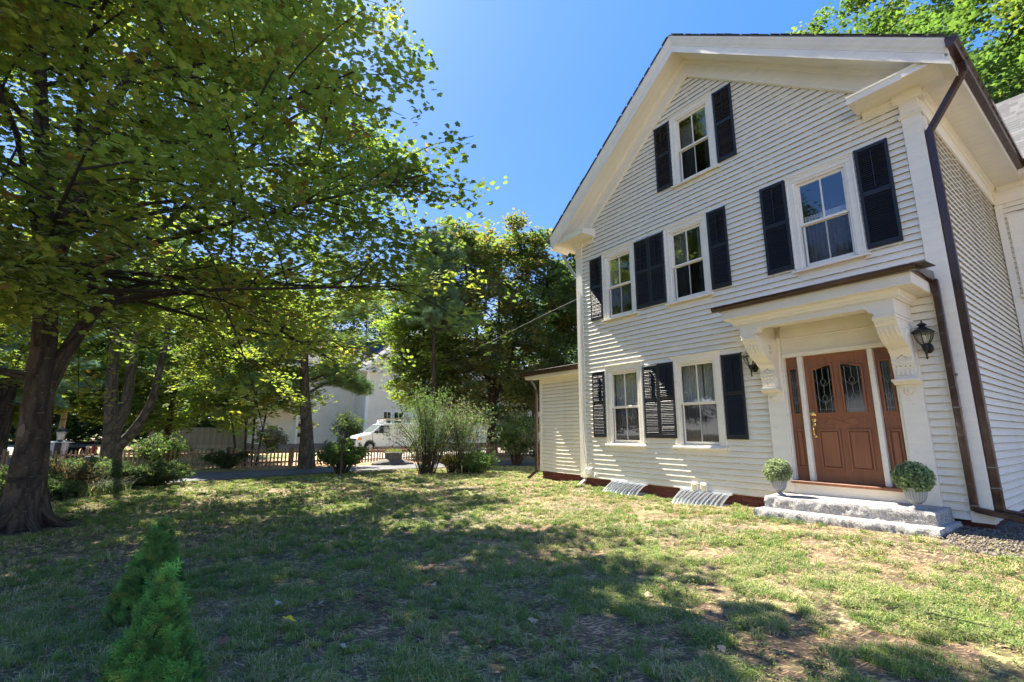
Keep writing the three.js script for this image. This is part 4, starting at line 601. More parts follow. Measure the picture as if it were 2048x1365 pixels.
single('splash_spout', box(-0.03, 0.03, -0.02, 0.02, -0.2, 0.2).rotateX(0.5), trim, 'short white spout end lying at the corner of the house', 'spout', [-5.30, -0.50, 0.16]);

// ---------- across the drive: fence, planter, lamp, neighbours ----------
const fenceWood = [0.9, 1.1, 1.3].map((k) => mat(lin(0.21 * k, 0.135 * k, 0.085 * k), 0.85, { bumpMap: nz, bumpScale: 0.003 }));
{
  const pts = [[-21.2, 15.5], [-20.2, 11.8], [-19.35, 8], [-18.95, 4], [-19.2, -1], [-20.4, -6], [-22, -12]].map(([x, z]) => V(x, 0, z)), c = new THREE.CatmullRomCurve3(pts), L = c.getLength(), o = thing('picket_fence', 'low brown wooden picket fence along the far side of the driveway', 'fence', [-19.2, -0.75, 4]);
  const pg = prism([[-0.03, 0.04], [0.03, 0.04], [0.03, 0.72], [0, 0.79], [-0.03, 0.72]], 'z', -0.009, 0.009), B = V(-19.2, 0, 4), r = rng(9);
  const at = (s) => { const t = s / L, p = c.getPointAt(t).sub(B), d = c.getTangentAt(t); return [p, Math.atan2(-d.z, d.x)]; };
  for (let s = 0.1, i = 0; s < L; s += 0.145, i++) { const [p, a] = at(s), m = part(o, 'picket', pg, fenceWood[i % 3]); m.position.set(p.x, (r() - 0.5) * 0.03, p.z); m.rotation.set(0, a, (r() - 0.5) * 0.05); m.translateZ(0.035); }
  for (let s = 0; s < L - 2.2; s += 2.3) { const [p, a] = at(s), [q] = at(Math.min(L, s + 2.3)), m = part(o, 'post', cbox(-0.05, 0.05, -0.05, 0.84, -0.05, 0.05, 0.012), fenceWood[0]); m.position.set(p.x, 0, p.z); m.rotation.y = a; for (const y of [0.2, 0.6]) part(o, 'rail', uvm(tube([V(p.x, y, p.z), V(q.x, y, q.z)], [0.032, 0.032], 4, 1)), fenceWood[1]); }
}
{ // stone planter with grasses on a flat boulder
  const o = thing('stone_planter', 'square grey planter of yellow-green plants standing on a boulder', 'planter', [-17.5, -0.74, 0.2]);
  const b = new THREE.IcosahedronGeometry(1, 4), p = b.attributes.position; for (let i = 0; i < p.count; i++) { const v = V().fromBufferAttribute(p, i), k = 0.75 + 0.5 * fbm(v.x * 2 + 4, v.y * 2 + v.z * 2, 6, 3); p.setXYZ(i, v.x * k * 0.55, v.y * k * 0.26, v.z * k * 0.95); } b.computeVertexNormals();
  part(o, 'boulder', uvm(b), mat(lin(0.30, 0.28, 0.25), 0.9, { map: granTex }));
  part(o, 'planter_box', merge([prism([[-0.26, 0.22], [0.26, 0.22], [0.32, 0.52], [-0.32, 0.52]], 'z', -0.30, 0.30), cbox(-0.34, 0.34, 0.50, 0.56, -0.34, 0.34, 0.01), cbox(-0.28, 0.28, 0.17, 0.23, -0.3, 0.3, 0.01)]), mat(lin(0.34, 0.31, 0.27), 0.9, { map: granTex }));
  const r = rng(3), M = [], C = []; for (let i = 0; i < 160; i++) { M.push(new THREE.Matrix4().compose(V((r() - 0.5) * 0.6, 0.54, (r() - 0.5) * 0.6), new THREE.Quaternion().setFromEuler(new THREE.Euler((r() - 0.5) * 0.9, r() * 6, (r() - 0.5) * 0.9)), V(1, 0.7 + r(), 1))); const k = 0.7 + 0.6 * r(); C.push(lin(0.22 * k, 0.24 * k, 0.06 * k)); }
  instanced(o, 'plants', leafTri(0.012, 0.14), leafMat(), M, C);
}
{ // post lantern in the shrub by the drive
  const o = thing('lamp_post', 'black post lantern standing in a leafy shrub beside the driveway', 'lamp post', [-13.05, -0.75, 3.815]);
  part(o, 'post', uvm(lathe([[0.06, 0], [0.06, 0.1], [0.042, 0.14], [0.038, 1.16], [0.06, 1.18], [0.03, 1.22], [0.05, 1.25]], 12)), ironBlack);
  part(o, 'lantern_glass', uvm(lathe([[0.05, 1.255], [0.085, 1.42]], 6)), phys(lin(0.9, 0.92, 0.92), 0.1, { transmission: 0.9, side: THREE.DoubleSide }));
  part(o, 'lantern_roof', uvm(lathe([[0.0, 1.42], [0.115, 1.42], [0.11, 1.44], [0.05, 1.50], [0.03, 1.54], [0.012, 1.55], [0, 1.62]], 6)), ironBlack);
  for (let k = 0; k < 6; k++) { const a = k * Math.PI / 3; part(o, 'cage_bar', uvm(tube([V(0.05 * Math.sin(a), 1.25, 0.05 * Math.cos(a)), V(0.087 * Math.sin(a), 1.42, 0.087 * Math.cos(a))], [0.007, 0.007], 4, 1)), ironBlack); }
}
// gateposts with lanterns, at the end of the drive
for (const [u, v, x, z, lab] of [[0, 0, -21.3, 12.0, 'white panelled gatepost carrying a black lantern, at the end of the picket fence'], [0, 0, -23.2, 12.3, 'farther white gatepost with black lantern, next to the parked quad bike']]) {
  const o = thing('gatepost', lab, 'gatepost', [x, -0.75, z]);
  part(o, 'pillar', merge([cbox(-0.22, 0.22, 0, 1.0, -0.22, 0.22, 0.015), cbox(-0.26, 0.26, 1.0, 1.06, -0.26, 0.26, 0.015)]), mat(lin(0.55, 0.56, 0.57), 0.8, { bumpMap: nz, bumpScale: 0.003 }));
  part(o, 'lantern', merge([lathe([[0.06, 1.06], [0.06, 1.08], [0.03, 1.12], [0.08, 1.14]], 8), lathe([[0, 1.44], [0.2, 1.44], [0.17, 1.48], [0.08, 1.56], [0.02, 1.58], [0, 1.66]], 8)].map(uvm)), ironBlack);
  part(o, 'lantern_glass', uvm(lathe([[0.08, 1.14], [0.15, 1.44]], 8)), phys(lin(0.85, 0.87, 0.86), 0.3, { transmission: 0.7, side: THREE.DoubleSide }));
  part(o, 'dark_stile', cbox(0.225, 0.29, 0, 1.04, -0.08, 0.10, 0.01), ironBlack);
}
{ // dark sign board with a round wheel emblem among the shrubs
  const o = thing('garden_sign', 'low dark board with a round white wheel emblem behind the shrubs', 'sign', [-17.6, -0.75, 10.45], 1.35);
  part(o, 'board', cbox(-0.36, 0.36, 0.1, 0.62, -0.02, 0.02, 0.008), mat(lin(0.05, 0.06, 0.07), 0.7)); part(o, 'board_cap', cbox(-0.39, 0.39, 0.621, 0.655, -0.04, 0.04, 0.008), mat(lin(0.22, 0.25, 0.28), 0.6)); for (const x of [-0.3, 0.3]) part(o, 'post', cbox(x - 0.03, x + 0.03, -0.1, 0.1, -0.02, 0.02), mat(lin(0.05, 0.06, 0.07), 0.7));
  const L = [new THREE.TorusGeometry(0.16, 0.026, 6, 28).toNonIndexed()]; for (let k = 0; k < 4; k++) L.push(box(-0.15, 0.15, -0.012, 0.012, -0.01, 0.01).rotateZ(k * Math.PI / 4)); L.push(new THREE.SphereGeometry(0.045, 10, 8).toNonIndexed());
  part(o, 'wheel_emblem', uvm(merge(L.map(uvm)).translate(0, 0.36, 0.035)), mat(lin(0.65, 0.64, 0.62), 0.6));
}
single('red_post', uvm(lathe([[0, 0], [0.16, 0], [0.16, 0.06], [0.1, 0.08], [0.1, 0.55], [0.14, 0.57], [0.12, 0.68], [0.05, 0.78], [0, 0.8]], 14)), mat(lin(0.45, 0.05, 0.03), 0.5), 'short red hydrant-like post beyond the fence, beside the thick forked trunk', 'post', [-26.5, -0.75, 11.5]);
single('utility_pole', uvm(tube([V(0, 0, 0), V(0.05, 8, 0)], [0.15, 0.11], 10, 1)), mat(lin(0.30, 0.25, 0.21), 0.9, { bumpMap: nz, bumpScale: 0.01 }), 'grey wooden utility pole beyond the gateposts', 'utility pole', [-36, -0.75, 14.1]);

// vehicles
const tyre = mat(lin(0.015, 0.015, 0.016), 0.85), chrome = phys(lin(0.7, 0.7, 0.72), 0.2, { metalness: 1 }), carGlass = phys(lin(0.02, 0.028, 0.03), 0.05, { clearcoat: 1 });
function wheel(o, x, y, z, r, w, name = 'wheel') { const m = part(o, name, uvm(lathe([[r * 0.55, -w / 2], [r * 0.94, -w / 2], [r, -w * 0.35], [r, w * 0.35], [r * 0.94, w / 2], [r * 0.55, w / 2]], 24).rotateX(Math.PI / 2)), tyre); m.position.set(x, y, z); part(m, 'rim', uvm(lathe([[0, w * 0.32], [r * 0.2, w * 0.36], [r * 0.3, w * 0.25], [r * 0.52, w * 0.3], [r * 0.58, w * 0.48], [r * 0.58, -w * 0.48], [0, -w * 0.45]], 20).rotateX(Math.PI / 2)), mat(lin(0.55, 0.55, 0.55), 0.4, { metalness: 0.4 })); return m; }
{ // white work van with a ladder rack; nose towards local -x, near side is +z
  const o = thing('white_van', 'white work van with roof ladder rack parked by the neighbouring house', 'van', [-31.6, -0.735, -5.0], -Math.PI / 2 + Math.PI);
  o.rotation.y = Math.PI / 2; const white = phys(lin(0.80, 0.80, 0.79), 0.3, { clearcoat: 0.6, clearcoatRoughness: 0.15 });
  const prof = [[-2.72, 0.42], [-2.78, 0.62], [-2.74, 0.98], [-2.62, 1.14], [-1.78, 1.34], [-1.02, 2.0], [-0.75, 2.08], [0.2, 2.12], [2.55, 2.10], [2.66, 1.95], [2.72, 1.1], [2.74, 0.45], [2.25, 0.38], [2.22, 0.55], [2.08, 0.78], [1.85, 0.84], [1.62, 0.78], [1.48, 0.55], [1.45, 0.36], [-1.38, 0.36], [-1.41, 0.55], [-1.55, 0.79], [-1.8, 0.86], [-2.05, 0.79], [-2.19, 0.55], [-2.22, 0.40]];
  part(o, 'body', prism(prof, 'z', -0.98, 0.98, 0.06), white);
  const side = (poly, name, m, t = 0.012) => { for (const s of [1, -1]) part(o, name, prism(poly, 'z', s > 0 ? 0.975 : -0.975 - t, s > 0 ? 0.975 + t : -0.975), m); };
  side([[-1.62, 1.36], [-1.06, 1.9], [-0.42, 1.93], [-0.42, 1.34]], 'side_window', carGlass, 0.008);
  side([[-1.66, 0.5], [-1.635, 0.5], [-1.635, 1.32], [-1.66, 1.32]], 'door_seam', tyre, 0.0085); side([[-0.37, 0.42], [-0.352, 0.42], [-0.352, 1.98], [-0.37, 1.98]], 'door_seam', tyre, 0.0085);
  side([[-0.62, 1.12], [-0.44, 1.12], [-0.44, 1.18], [-0.62, 1.18]], 'door_handle', ironBlack, 0.03); side([[-1.3, 1.345], [-1.45, 1.36], [-1.47, 1.52], [-1.32, 1.53]], 'wing_mirror', ironBlack, 0.22); side([[-2.7, 0.84], [-2.45, 0.84], [-2.42, 1.0], [-2.6, 1.05], [-2.72, 1.0]], 'turn_signal', mat(lin(0.75, 0.28, 0.03), 0.3), 0.01);
  part(o, 'windscreen', uvm(merge([prism([[-1.735, 1.385], [-1.725, 1.372], [-1.055, 1.962], [-1.07, 1.975]], 'z', -0.84, 0.84)])), phys(lin(0.16, 0.20, 0.20), 0.05, { clearcoat: 1 }));
  part(o, 'grille', cbox(-2.80, -2.74, 0.76, 0.96, -0.62, 0.62, 0.01), ironBlack); part(o, 'headlight', cbox(-2.79, -2.72, 0.78, 0.97, 0.64, 0.88, 0.01), chrome); part(o, 'headlight', cbox(-2.79, -2.72, 0.78, 0.97, -0.88, -0.64, 0.01), chrome); part(o, 'bumper', cbox(-2.90, -2.70, 0.44, 0.66, -0.95, 0.95, 0.03), chrome);
  for (const [x, z] of [[-1.8, 0.84], [1.85, 0.84]]) wheel(o, x, 0.37, z, 0.37, 0.24); for (const [x, z] of [[-1.8, -0.84], [1.85, -0.84]]) wheel(o, x, 0.37, z, 0.37, 0.24).rotation.y = Math.PI;
  const rack = part(o, 'ladder_rack', merge([-0.7, 0.6, 1.9].flatMap((x) => [cbox(x - 0.025, x + 0.025, 2.30, 2.35, -0.9, 0.9), cbox(x - 0.025, x + 0.025, 2.05, 2.31, 0.84, 0.89), cbox(x - 0.025, x + 0.025, 2.05, 2.31, -0.89, -0.84)])), white);
  part(rack, 'ladder', merge([cbox(-1.3, 2.8, 2.36, 2.44, 0.52, 0.56), cbox(-1.3, 2.8, 2.36, 2.44, 0.86, 0.90), ...[...Array(13)].map((_, i) => cbox(-1.2 + i * 0.32, -1.16 + i * 0.32, 2.38, 2.41, 0.56, 0.86))]), mat(lin(0.42, 0.33, 0.22), 0.6));
  part(rack, 'roof_box', cbox(-0.98, -0.55, 2.12, 2.22, -0.3, 0.6, 0.03), white);
}
{ // quad bike behind the gateposts
  const o = thing('quad_bike', 'dark quad bike parked in the sun beyond the gateposts', 'quad bike', [-29.2, -0.75, 12.75], 0.5); const dark = mat(lin(0.05, 0.055, 0.06), 0.4);
  for (const [x, z] of [[-0.65, 0.45], [0.65, 0.45]]) wheel(o, x, 0.32, z, 0.32, 0.26); for (const [x, z] of [[-0.65, -0.45], [0.65, -0.45]]) wheel(o, x, 0.32, z, 0.32, 0.26).rotation.y = Math.PI;
  part(o, 'body', prism([[-0.95, 0.62], [-0.9, 0.78], [-0.4, 0.82], [-0.2, 0.66], [0.2, 0.7], [0.9, 0.8], [0.95, 0.66], [0.35, 0.55], [0.2, 0.36], [-0.2, 0.36], [-0.35, 0.55]], 'z', -0.34, 0.34, 0.03), dark); part(o, 'seat', prism([[-0.1, 0.72], [0.1, 0.86], [0.8, 0.9], [0.85, 0.8], [0.2, 0.71]], 'z', -0.17, 0.17, 0.03), tyre);
  part(o, 'handlebar', merge([tube([V(-0.4, 0.8, 0), V(-0.25, 1.1, 0)], [0.03, 0.025], 6, 1), tube([V(-0.1, 1.12, -0.4), V(-0.25, 1.1, 0), V(-0.1, 1.12, 0.4)], [0.018, 0.018], 6, 8)].map(uvm)), ironBlack); part(o, 'rack', merge([...Array(5)].map((_, i) => box(-0.95 + i * 0.12, -0.93 + i * 0.12, 0.86, 0.88, -0.36, 0.36))), chrome);
}
{ // blue pickup at the very edge of the view
  const o = thing('blue_pickup', 'blue pickup truck parked along the street beyond the big trunk', 'pickup', [-40.5, -0.72, 20.6], 0.15); const blue = phys(lin(0.02, 0.10, 0.33), 0.25, { clearcoat: 1 });
  part(o, 'body', prism([[-2.6, 0.5], [-2.6, 1.05], [-1.3, 1.15], [-0.7, 1.75], [0.6, 1.78], [0.75, 1.15], [2.6, 1.12], [2.6, 0.5], [2.0, 0.45], [1.9, 0.75], [1.6, 0.86], [1.3, 0.75], [1.2, 0.42], [-1.2, 0.42], [-1.3, 0.75], [-1.6, 0.86], [-1.9, 0.75], [-2.0, 0.45]], 'z', -0.92, 0.92, 0.05), blue);
  for (const s of [1, -1]) part(o, 'side_window', prism([[-1.05, 1.18], [-0.62, 1.66], [0.5, 1.68], [0.6, 1.18]], 'z', s > 0 ? 0.915 : -0.93, s > 0 ? 0.93 : -0.915), carGlass); for (const [x, z] of [[-1.6, 0.8], [1.6, 0.8]]) wheel(o, x, 0.37, z, 0.37, 0.22); for (const [x, z] of [[-1.6, -0.8], [1.6, -0.8]]) wheel(o, x, 0.37, z, 0.37, 0.22).rotation.y = Math.PI; part(o, 'bumper', cbox(-2.7, -2.58, 0.5, 0.68, -0.9, 0.9, 0.02), chrome);
}

// neighbouring white house
{
  const B = [-40, -0.75, -6], o = thing('neighbouring_house', 'large white two-storey gabled house behind the trees beyond the fence', 'house', B), np = (n, g, m, par = o) => { const q = part(par, n, g, m); if (par === o) q.position.set(-B[0], -B[1], -B[2]); return q; };
  const white = mat(lin(0.95, 0.91, 0.82), 0.6, { map: paintTex }), nTrim = mat(lin(0.86, 0.84, 0.80), 0.55), nRoof = mat(lin(0.85, 0.84, 0.86), 0.92, { map: shingleTex });
  const saw = (a0, a1, y0, y1, plane, ax, sgn) => { const P = []; for (let y = y0; y < y1; y += 0.115) P.push([plane + sgn * 0.02, y], [plane, y + 0.114]); P.push([plane - sgn * 0.12, y1], [plane - sgn * 0.12, y0]); return ax === 'z' ? prism(P, 'z', a0, a1) : prism(P, 'x', a0, a1); };
  const gx = -36.4, gz0 = -4.6, gz1 = -13.4, ax = -39.6, ey = 6.45, gy = -0.3, gm = (gz0 + gz1) / 2, pk = 0.77, apex = ey + pk * (gz0 - gm);
  np('wall', saw(ax - 0.02, gx, gy, ey, gz0, 'x', 1), white); // side of the projecting gable
  np('gable_wall', saw(gz1, gz0, gy, ey, gx, 'z', 1), white);
  { const P = []; for (let y = ey; y < apex - 0.1; y += 0.115) { const h = (apex - y) / pk; P.push(prism([[0, 0], [0.02, 0], [0.001, 0.114], [0, 0.114]].map(([a, b]) => [gx + a, y + b]), 'z', gm - h, gm + h)); } np('gable_boards', merge(P), white); np('gable_back', prism([[gz1, ey], [gz0, ey], [gm, apex]], 'x', gx - 0.1, gx - 0.001), white); }
  np('wall', saw(gz0, 3.2, gy, ey, ax, 'z', 1), white); np('wall', saw(-30, gz1, gy, 5.6, gx - 3, 'z', 1), white); np('wall', saw(ax - 9, ax, gy, ey, 3.2, 'x', 1), white); np('wall', saw(gx - 3.02, gx, gy, ey, gz1, 'x', -1), white);
  np('roof', merge([prism([[ax + 0.5, ey - 0.05], [ax + 0.5, ey + 0.06], [ax - 4.5, ey + 3.5], [ax - 9.5, ey + 0.06], [ax - 9.5, ey - 0.05], [ax - 4.5, ey + 3.35]], 'z', gm, 3.7)]), nRoof);
  np('gable_roof', prism([[gz0 + 0.5, ey - 0.5 * pk], [gz0 + 0.5, ey - 0.5 * pk + 0.14], [gm, apex + 0.16], [gz1 - 0.5, ey - 0.5 * pk + 0.14], [gz1 - 0.5, ey - 0.5 * pk], [gm, apex]], 'x', ax - 3.5, gx + 0.38), nRoof);
  np('rake_trim', merge([[gz0 + 0.52, gm], [gz1 - 0.52, gm]].map(([a, b]) => prism([[a, ey - 0.52 * pk - 0.22], [a, ey - 0.52 * pk + 0.16], [b, apex + 0.18], [b, apex - 0.2]], 'x', gx + 0.381, gx + 0.42))), nTrim);
  np('rake_soffit', merge([[gz0 + 0.48, gm], [gz1 - 0.48, gm]].map(([a, b]) => prism([[a, ey - 0.5 * pk - 0.2], [a, ey - 0.5 * pk - 0.16], [b, apex - 0.15], [b, apex - 0.19]], 'x', gx + 0.025, gx + 0.38))), nTrim);
  np('eave_trim', merge([box(ax + 0.02, ax + 0.5, ey - 0.09, ey - 0.051, gz0 + 0.5, 3.6), box(ax + 0.47, ax + 0.5, ey - 0.3, ey - 0.0905, gz0 + 0.5, 3.6), box(ax + 0.025, ax + 0.06, ey - 0.5, ey - 0.091, gz0 + 0.1, 3.2), box(ax, gx + 0.38, ey - 0.55, ey - 0.51, gz0 + 0.03, gz0 + 0.5), box(ax + 0.5, gx + 0.4, ey - 0.53, ey - 0.37, gz0 + 0.5, gz0 + 0.54), box(gx + 0.022, gx + 0.4, ey - 0.6, ey - 0.56, gz0 - 0.9, gz0 + 0.5)]), nTrim);
  np('corner_board', merge([cbox(gx - 0.2, gx + 0.04, gy, ey - 0.6, gz0 - 0.02, gz0 + 0.04), cbox(gx + 0.005, gx + 0.04, gy, ey - 0.6, gz0 - 0.22, gz0 - 0.021), cbox(ax - 0.02, ax + 0.06, gy, ey - 0.55, 3.0, 3.24), box(ax + 0.021, ax + 0.12, gy, ey - 0.55, gz0 + 0.021, gz0 + 0.1)]), nTrim);
  np('foundation', merge([box(ax - 8.8, ax - 0.05, -1, gy - 0.001, gz1, 3.1), box(ax, gx - 0.04, -1, gy - 0.001, gz1 + 0.05, gz0 - 0.05), box(gx - 9, gx - 3.05, -1, gy - 0.001, -29.8, gz1)]), mat(lin(0.25, 0.22, 0.20), 0.9));
  np('far_roof', prism([[gx - 2.5, 5.55], [gx - 2.5, 5.65], [gx - 7, 8.8], [gx - 11.5, 5.65], [gx - 11.5, 5.55], [gx - 7, 8.7]], 'z', -30.5, gz1 - 0.3), nRoof);
  const win = (name, g, gl, mun) => { const w = np(name, g, nTrim); part(w, 'pane', gl, carGlass); if (mun) part(w, 'muntin', mun, nTrim); return w; };
  { const x0 = -38.35, x1 = -37.65, y0 = 4.05, y1 = 5.75, z = gz0; win('window', merge([cbox(x0 - 0.12, x1 + 0.12, y1, y1 + 0.14, z, z + 0.05), cbox(x0 - 0.12, x0, y0, y1, z, z + 0.05), cbox(x1, x1 + 0.12, y0, y1, z, z + 0.05), cbox(x0 - 0.16, x1 + 0.16, y0 - 0.1, y0, z, z + 0.09)]), box(x0, x1, y0, y1, z + 0.005, z + 0.024), merge([box(x0, x1, (y0 + y1) / 2 - 0.03, (y0 + y1) / 2 + 0.03, z + 0.0245, z + 0.04)])); }
  const fw = (z0, y0, w, h, x = gx) => win('window', merge([cbox(x, x + 0.05, y0 + h, y0 + h + 0.14, z0 - 0.12, z0 + w + 0.12), cbox(x, x + 0.05, y0, y0 + h, z0 - 0.12, z0), cbox(x, x + 0.05, y0, y0 + h, z0 + w, z0 + w + 0.12), cbox(x, x + 0.09, y0 - 0.1, y0, z0 - 0.16, z0 + w + 0.16)]), box(x + 0.005, x + 0.024, y0, y0 + h, z0, z0 + w), merge([box(x + 0.0245, x + 0.04, y0, y0 + h, z0 + w / 2 - 0.02, z0 + w / 2 + 0.02), box(x + 0.0247, x + 0.041, y0 + h / 2 - 0.03, y0 + h / 2 + 0.03, z0, z0 + w)]));
  fw(-6.85, 1.0, 0.62, 1.4); fw(-8.0, 1.0, 0.8, 1.4); fw(-11.4, 1.0, 0.85, 1.6); fw(-9.4, 4.0, 0.85, 1.6); fw(-12.2, 4.0, 0.85, 1.5); fw(-18, 1.0, 0.9, 1.6, gx - 3); fw(-22, 1.0, 0.9, 1.6, gx - 3);
  np('door_canopy', merge([cbox(ax, ax + 1.3, 2.35, 2.5, 0.1, 3.2), cbox(ax + 1.1, ax + 1.25, -0.3, 2.35, 2.9, 3.05), cbox(ax + 1.1, ax + 1.25, -0.3, 2.35, 0.25, 0.4)]), nTrim); np('mailbox', cbox(ax + 0.02, ax + 0.2, 0.95, 1.35, -0.75, 0.0, 0.02), ironBlack); np('mailbox', cbox(ax + 0.02, ax + 0.2, 0.25, 0.62, -0.75, 0.0, 0.02), ironBlack);
  const deck = np('side_porch', merge([box(gx - 2.9, gx + 0.2, -0.3, -0.1, -19.5, gz1 - 0.1), cbox(gx + 0.1, gx + 0.2, 0.75, 0.85, -19.5, gz1 - 0.1), ...[...Array(9)].map((_, i) => cbox(gx + 0.12, gx + 0.18, -0.1, 0.75, -19.4 + i * 0.7, -19.34 + i * 0.7)), cbox(gx + 0.1, gx + 0.24, -0.1, 2.4, -16, -15.86), cbox(gx - 2.9, gx + 0.3, 2.4, 2.6, -19.5, gz1 - 0.1)]), nTrim);
}
{ // weathered board fence far back
  const o = thing('board_fence', 'weathered grey-brown tall board fence behind the picket fence', 'fence', [-44, -0.75, 4.5]), r = rng(12), ms = [0.9, 1, 1.12].map((k) => mat(lin(0.30 * k, 0.26 * k, 0.20 * k), 0.9, { bumpMap: nz, bumpScale: 0.004 }));
  const g = box(-0.012, 0.012, 0, 1.75, -0.072, 0.072); for (let i = 0; i < 74; i++) { const z = 5.5 - i * 0.15, q = part(o, 'board', g, ms[i % 3]); q.position.set((r() - 0.5) * 0.02, (r() - 0.5) * 0.05 - 0.35 * smooth(10, 0, i), z); } for (const y of [0.4, 1.3]) part(o, 'rail', box(0.014, 0.06, y, y + 0.09, -5.6, 5.5), ms[0]); for (let k = 0; k < 5; k++) part(o, 'post', cbox(-0.12, -0.014, 0, 1.7, 5.3 - k * 2.6, 5.4 - k * 2.6), ms[0]);
}

single('overhead_wire', uvm(tube([V(-34, 6.4, -6), V(-20, 4.55, -3.2), V(-5.46, 4.35, -0.06)].map((p) => p.sub(V(-20, 4.5, -3))), [0.011, 0.011], 5, 40)), mat(lin(0.04, 0.04, 0.04), 0.7), 'thin dark overhead wire running from the house corner across the trees', 'wire', [-20, 4.5, -3]);

// ---------- trees ----------
const barkTex = texture(512, (u, v) => { const r = fbm(u * 9 + 0.6 * fbm(u * 4, v * 3, 8, 3, 4), v * 2.2, 3, 5, 9), q = 1 - Math.abs(2 * r - 1), l = smooth(0.74, 0.80, fbm(u * 16, v * 24, 44, 3, 16)); const k = 0.22 + 0.34 * (1 - q) + 0.1 * (fbm(u * 40, v * 20, 6, 2, 40) - 0.5); return [lerp(k, 0.5, l * 0.6), lerp(k * 0.9, 0.52, l * 0.6), lerp(k * 0.78, 0.46, l * 0.6)]; }, true, [1, 0.6]);
const barkBump = texture(512, (u, v) => { const r = fbm(u * 9 + 0.6 * fbm(u * 4, v * 3, 8, 3, 4), v * 2.2, 3, 5, 9), q = Math.abs(2 * r - 1); return [q, q, q]; }, false, [1, 0.6]);
const bark = mat(lin(0.62, 0.56, 0.50), 0.95, { map: barkTex, bumpMap: barkBump, bumpScale: 0.05 });
const barkFar = mat(lin(0.55, 0.48, 0.42), 0.95, { map: barkTex });
const barkGrey = mat(lin(0.85, 0.82, 0.78), 0.95, { map: barkTex, bumpMap: barkBump, bumpScale: 0.04 });
const mapleLeaf = (s, simple) => {
  const half = simple ? [[0.34, 0.0], [0.26, 0.2], [0.55, 0.40], [0.24, 0.56]] : [[0.24, -0.07], [0.42, 0.08], [0.30, 0.20], [0.56, 0.36], [0.37, 0.44], [0.44, 0.66], [0.22, 0.60], [0.17, 0.80]];
  const out = [[0, 0.03], ...half, [0, 1], ...half.slice().reverse().map(([x, y]) => [-x, y])], pos = [], c = [0, 0.36, 0.05];
  for (let i = 0; i < out.length; i++) { const a = out[i], b = out[(i + 1) % out.length], z = (p) => -0.25 * (p[0] * p[0] + (p[1] - 0.36) * (p[1] - 0.36)); pos.push(c[0] * s, c[1] * s, c[2] * s, b[0] * s, b[1] * s, z(b) * s, a[0] * s, a[1] * s, z(a) * s); }
  const g = new THREE.BufferGeometry(); g.setAttribute('position', new THREE.Float32BufferAttribute(pos, 3)); g.computeVertexNormals(); return g;
};
function leafSpray(n, leaf, spread, seed, hang = 0.5) { // a handful of leaves round a twig end, blades roughly level and drooping
  const r = rng(seed), L = [];
  for (let i = 0; i < n; i++) { const g = mapleLeaf(leaf * (0.7 + 0.5 * r()), n > 9.5); g.rotateX(-Math.PI / 2 + hang * (0.2 + 0.9 * r())); g.rotateZ((r() - 0.5) * 0.9); g.rotateY(r() * 6.283); g.translate((r() - 0.5) * 2 * spread, (r() - 0.6) * spread * 0.9, (r() - 0.5) * 2 * spread); L.push(g); }
  return merge(L);
}
const leafBroad = leafMat({ transmission: 0.62, specularIntensity: 0.4 });
const PAL = { maple: [[0.155, 0.236, 0.029], [0.203, 0.295, 0.035], [0.263, 0.354, 0.040], [0.334, 0.389, 0.042], [0.371, 0.354, 0.042]], green: [[0.095, 0.180, 0.027], [0.129, 0.218, 0.030], [0.076, 0.148, 0.027], [0.180, 0.237, 0.030]], lime: [[0.228, 0.323, 0.034], [0.180, 0.285, 0.030], [0.285, 0.332, 0.038], [0.133, 0.228, 0.028]], edge: [[0.104, 0.186, 0.034], [0.152, 0.228, 0.038], [0.247, 0.228, 0.042], [0.085, 0.152, 0.030]] };
const pick = (pal, t, r) => { const c = pal[Math.min(pal.length - 1, Math.floor(t * pal.length))], k = 0.75 + 0.5 * r(); return lin(c[0] * k, c[1] * k, c[2] * k); };
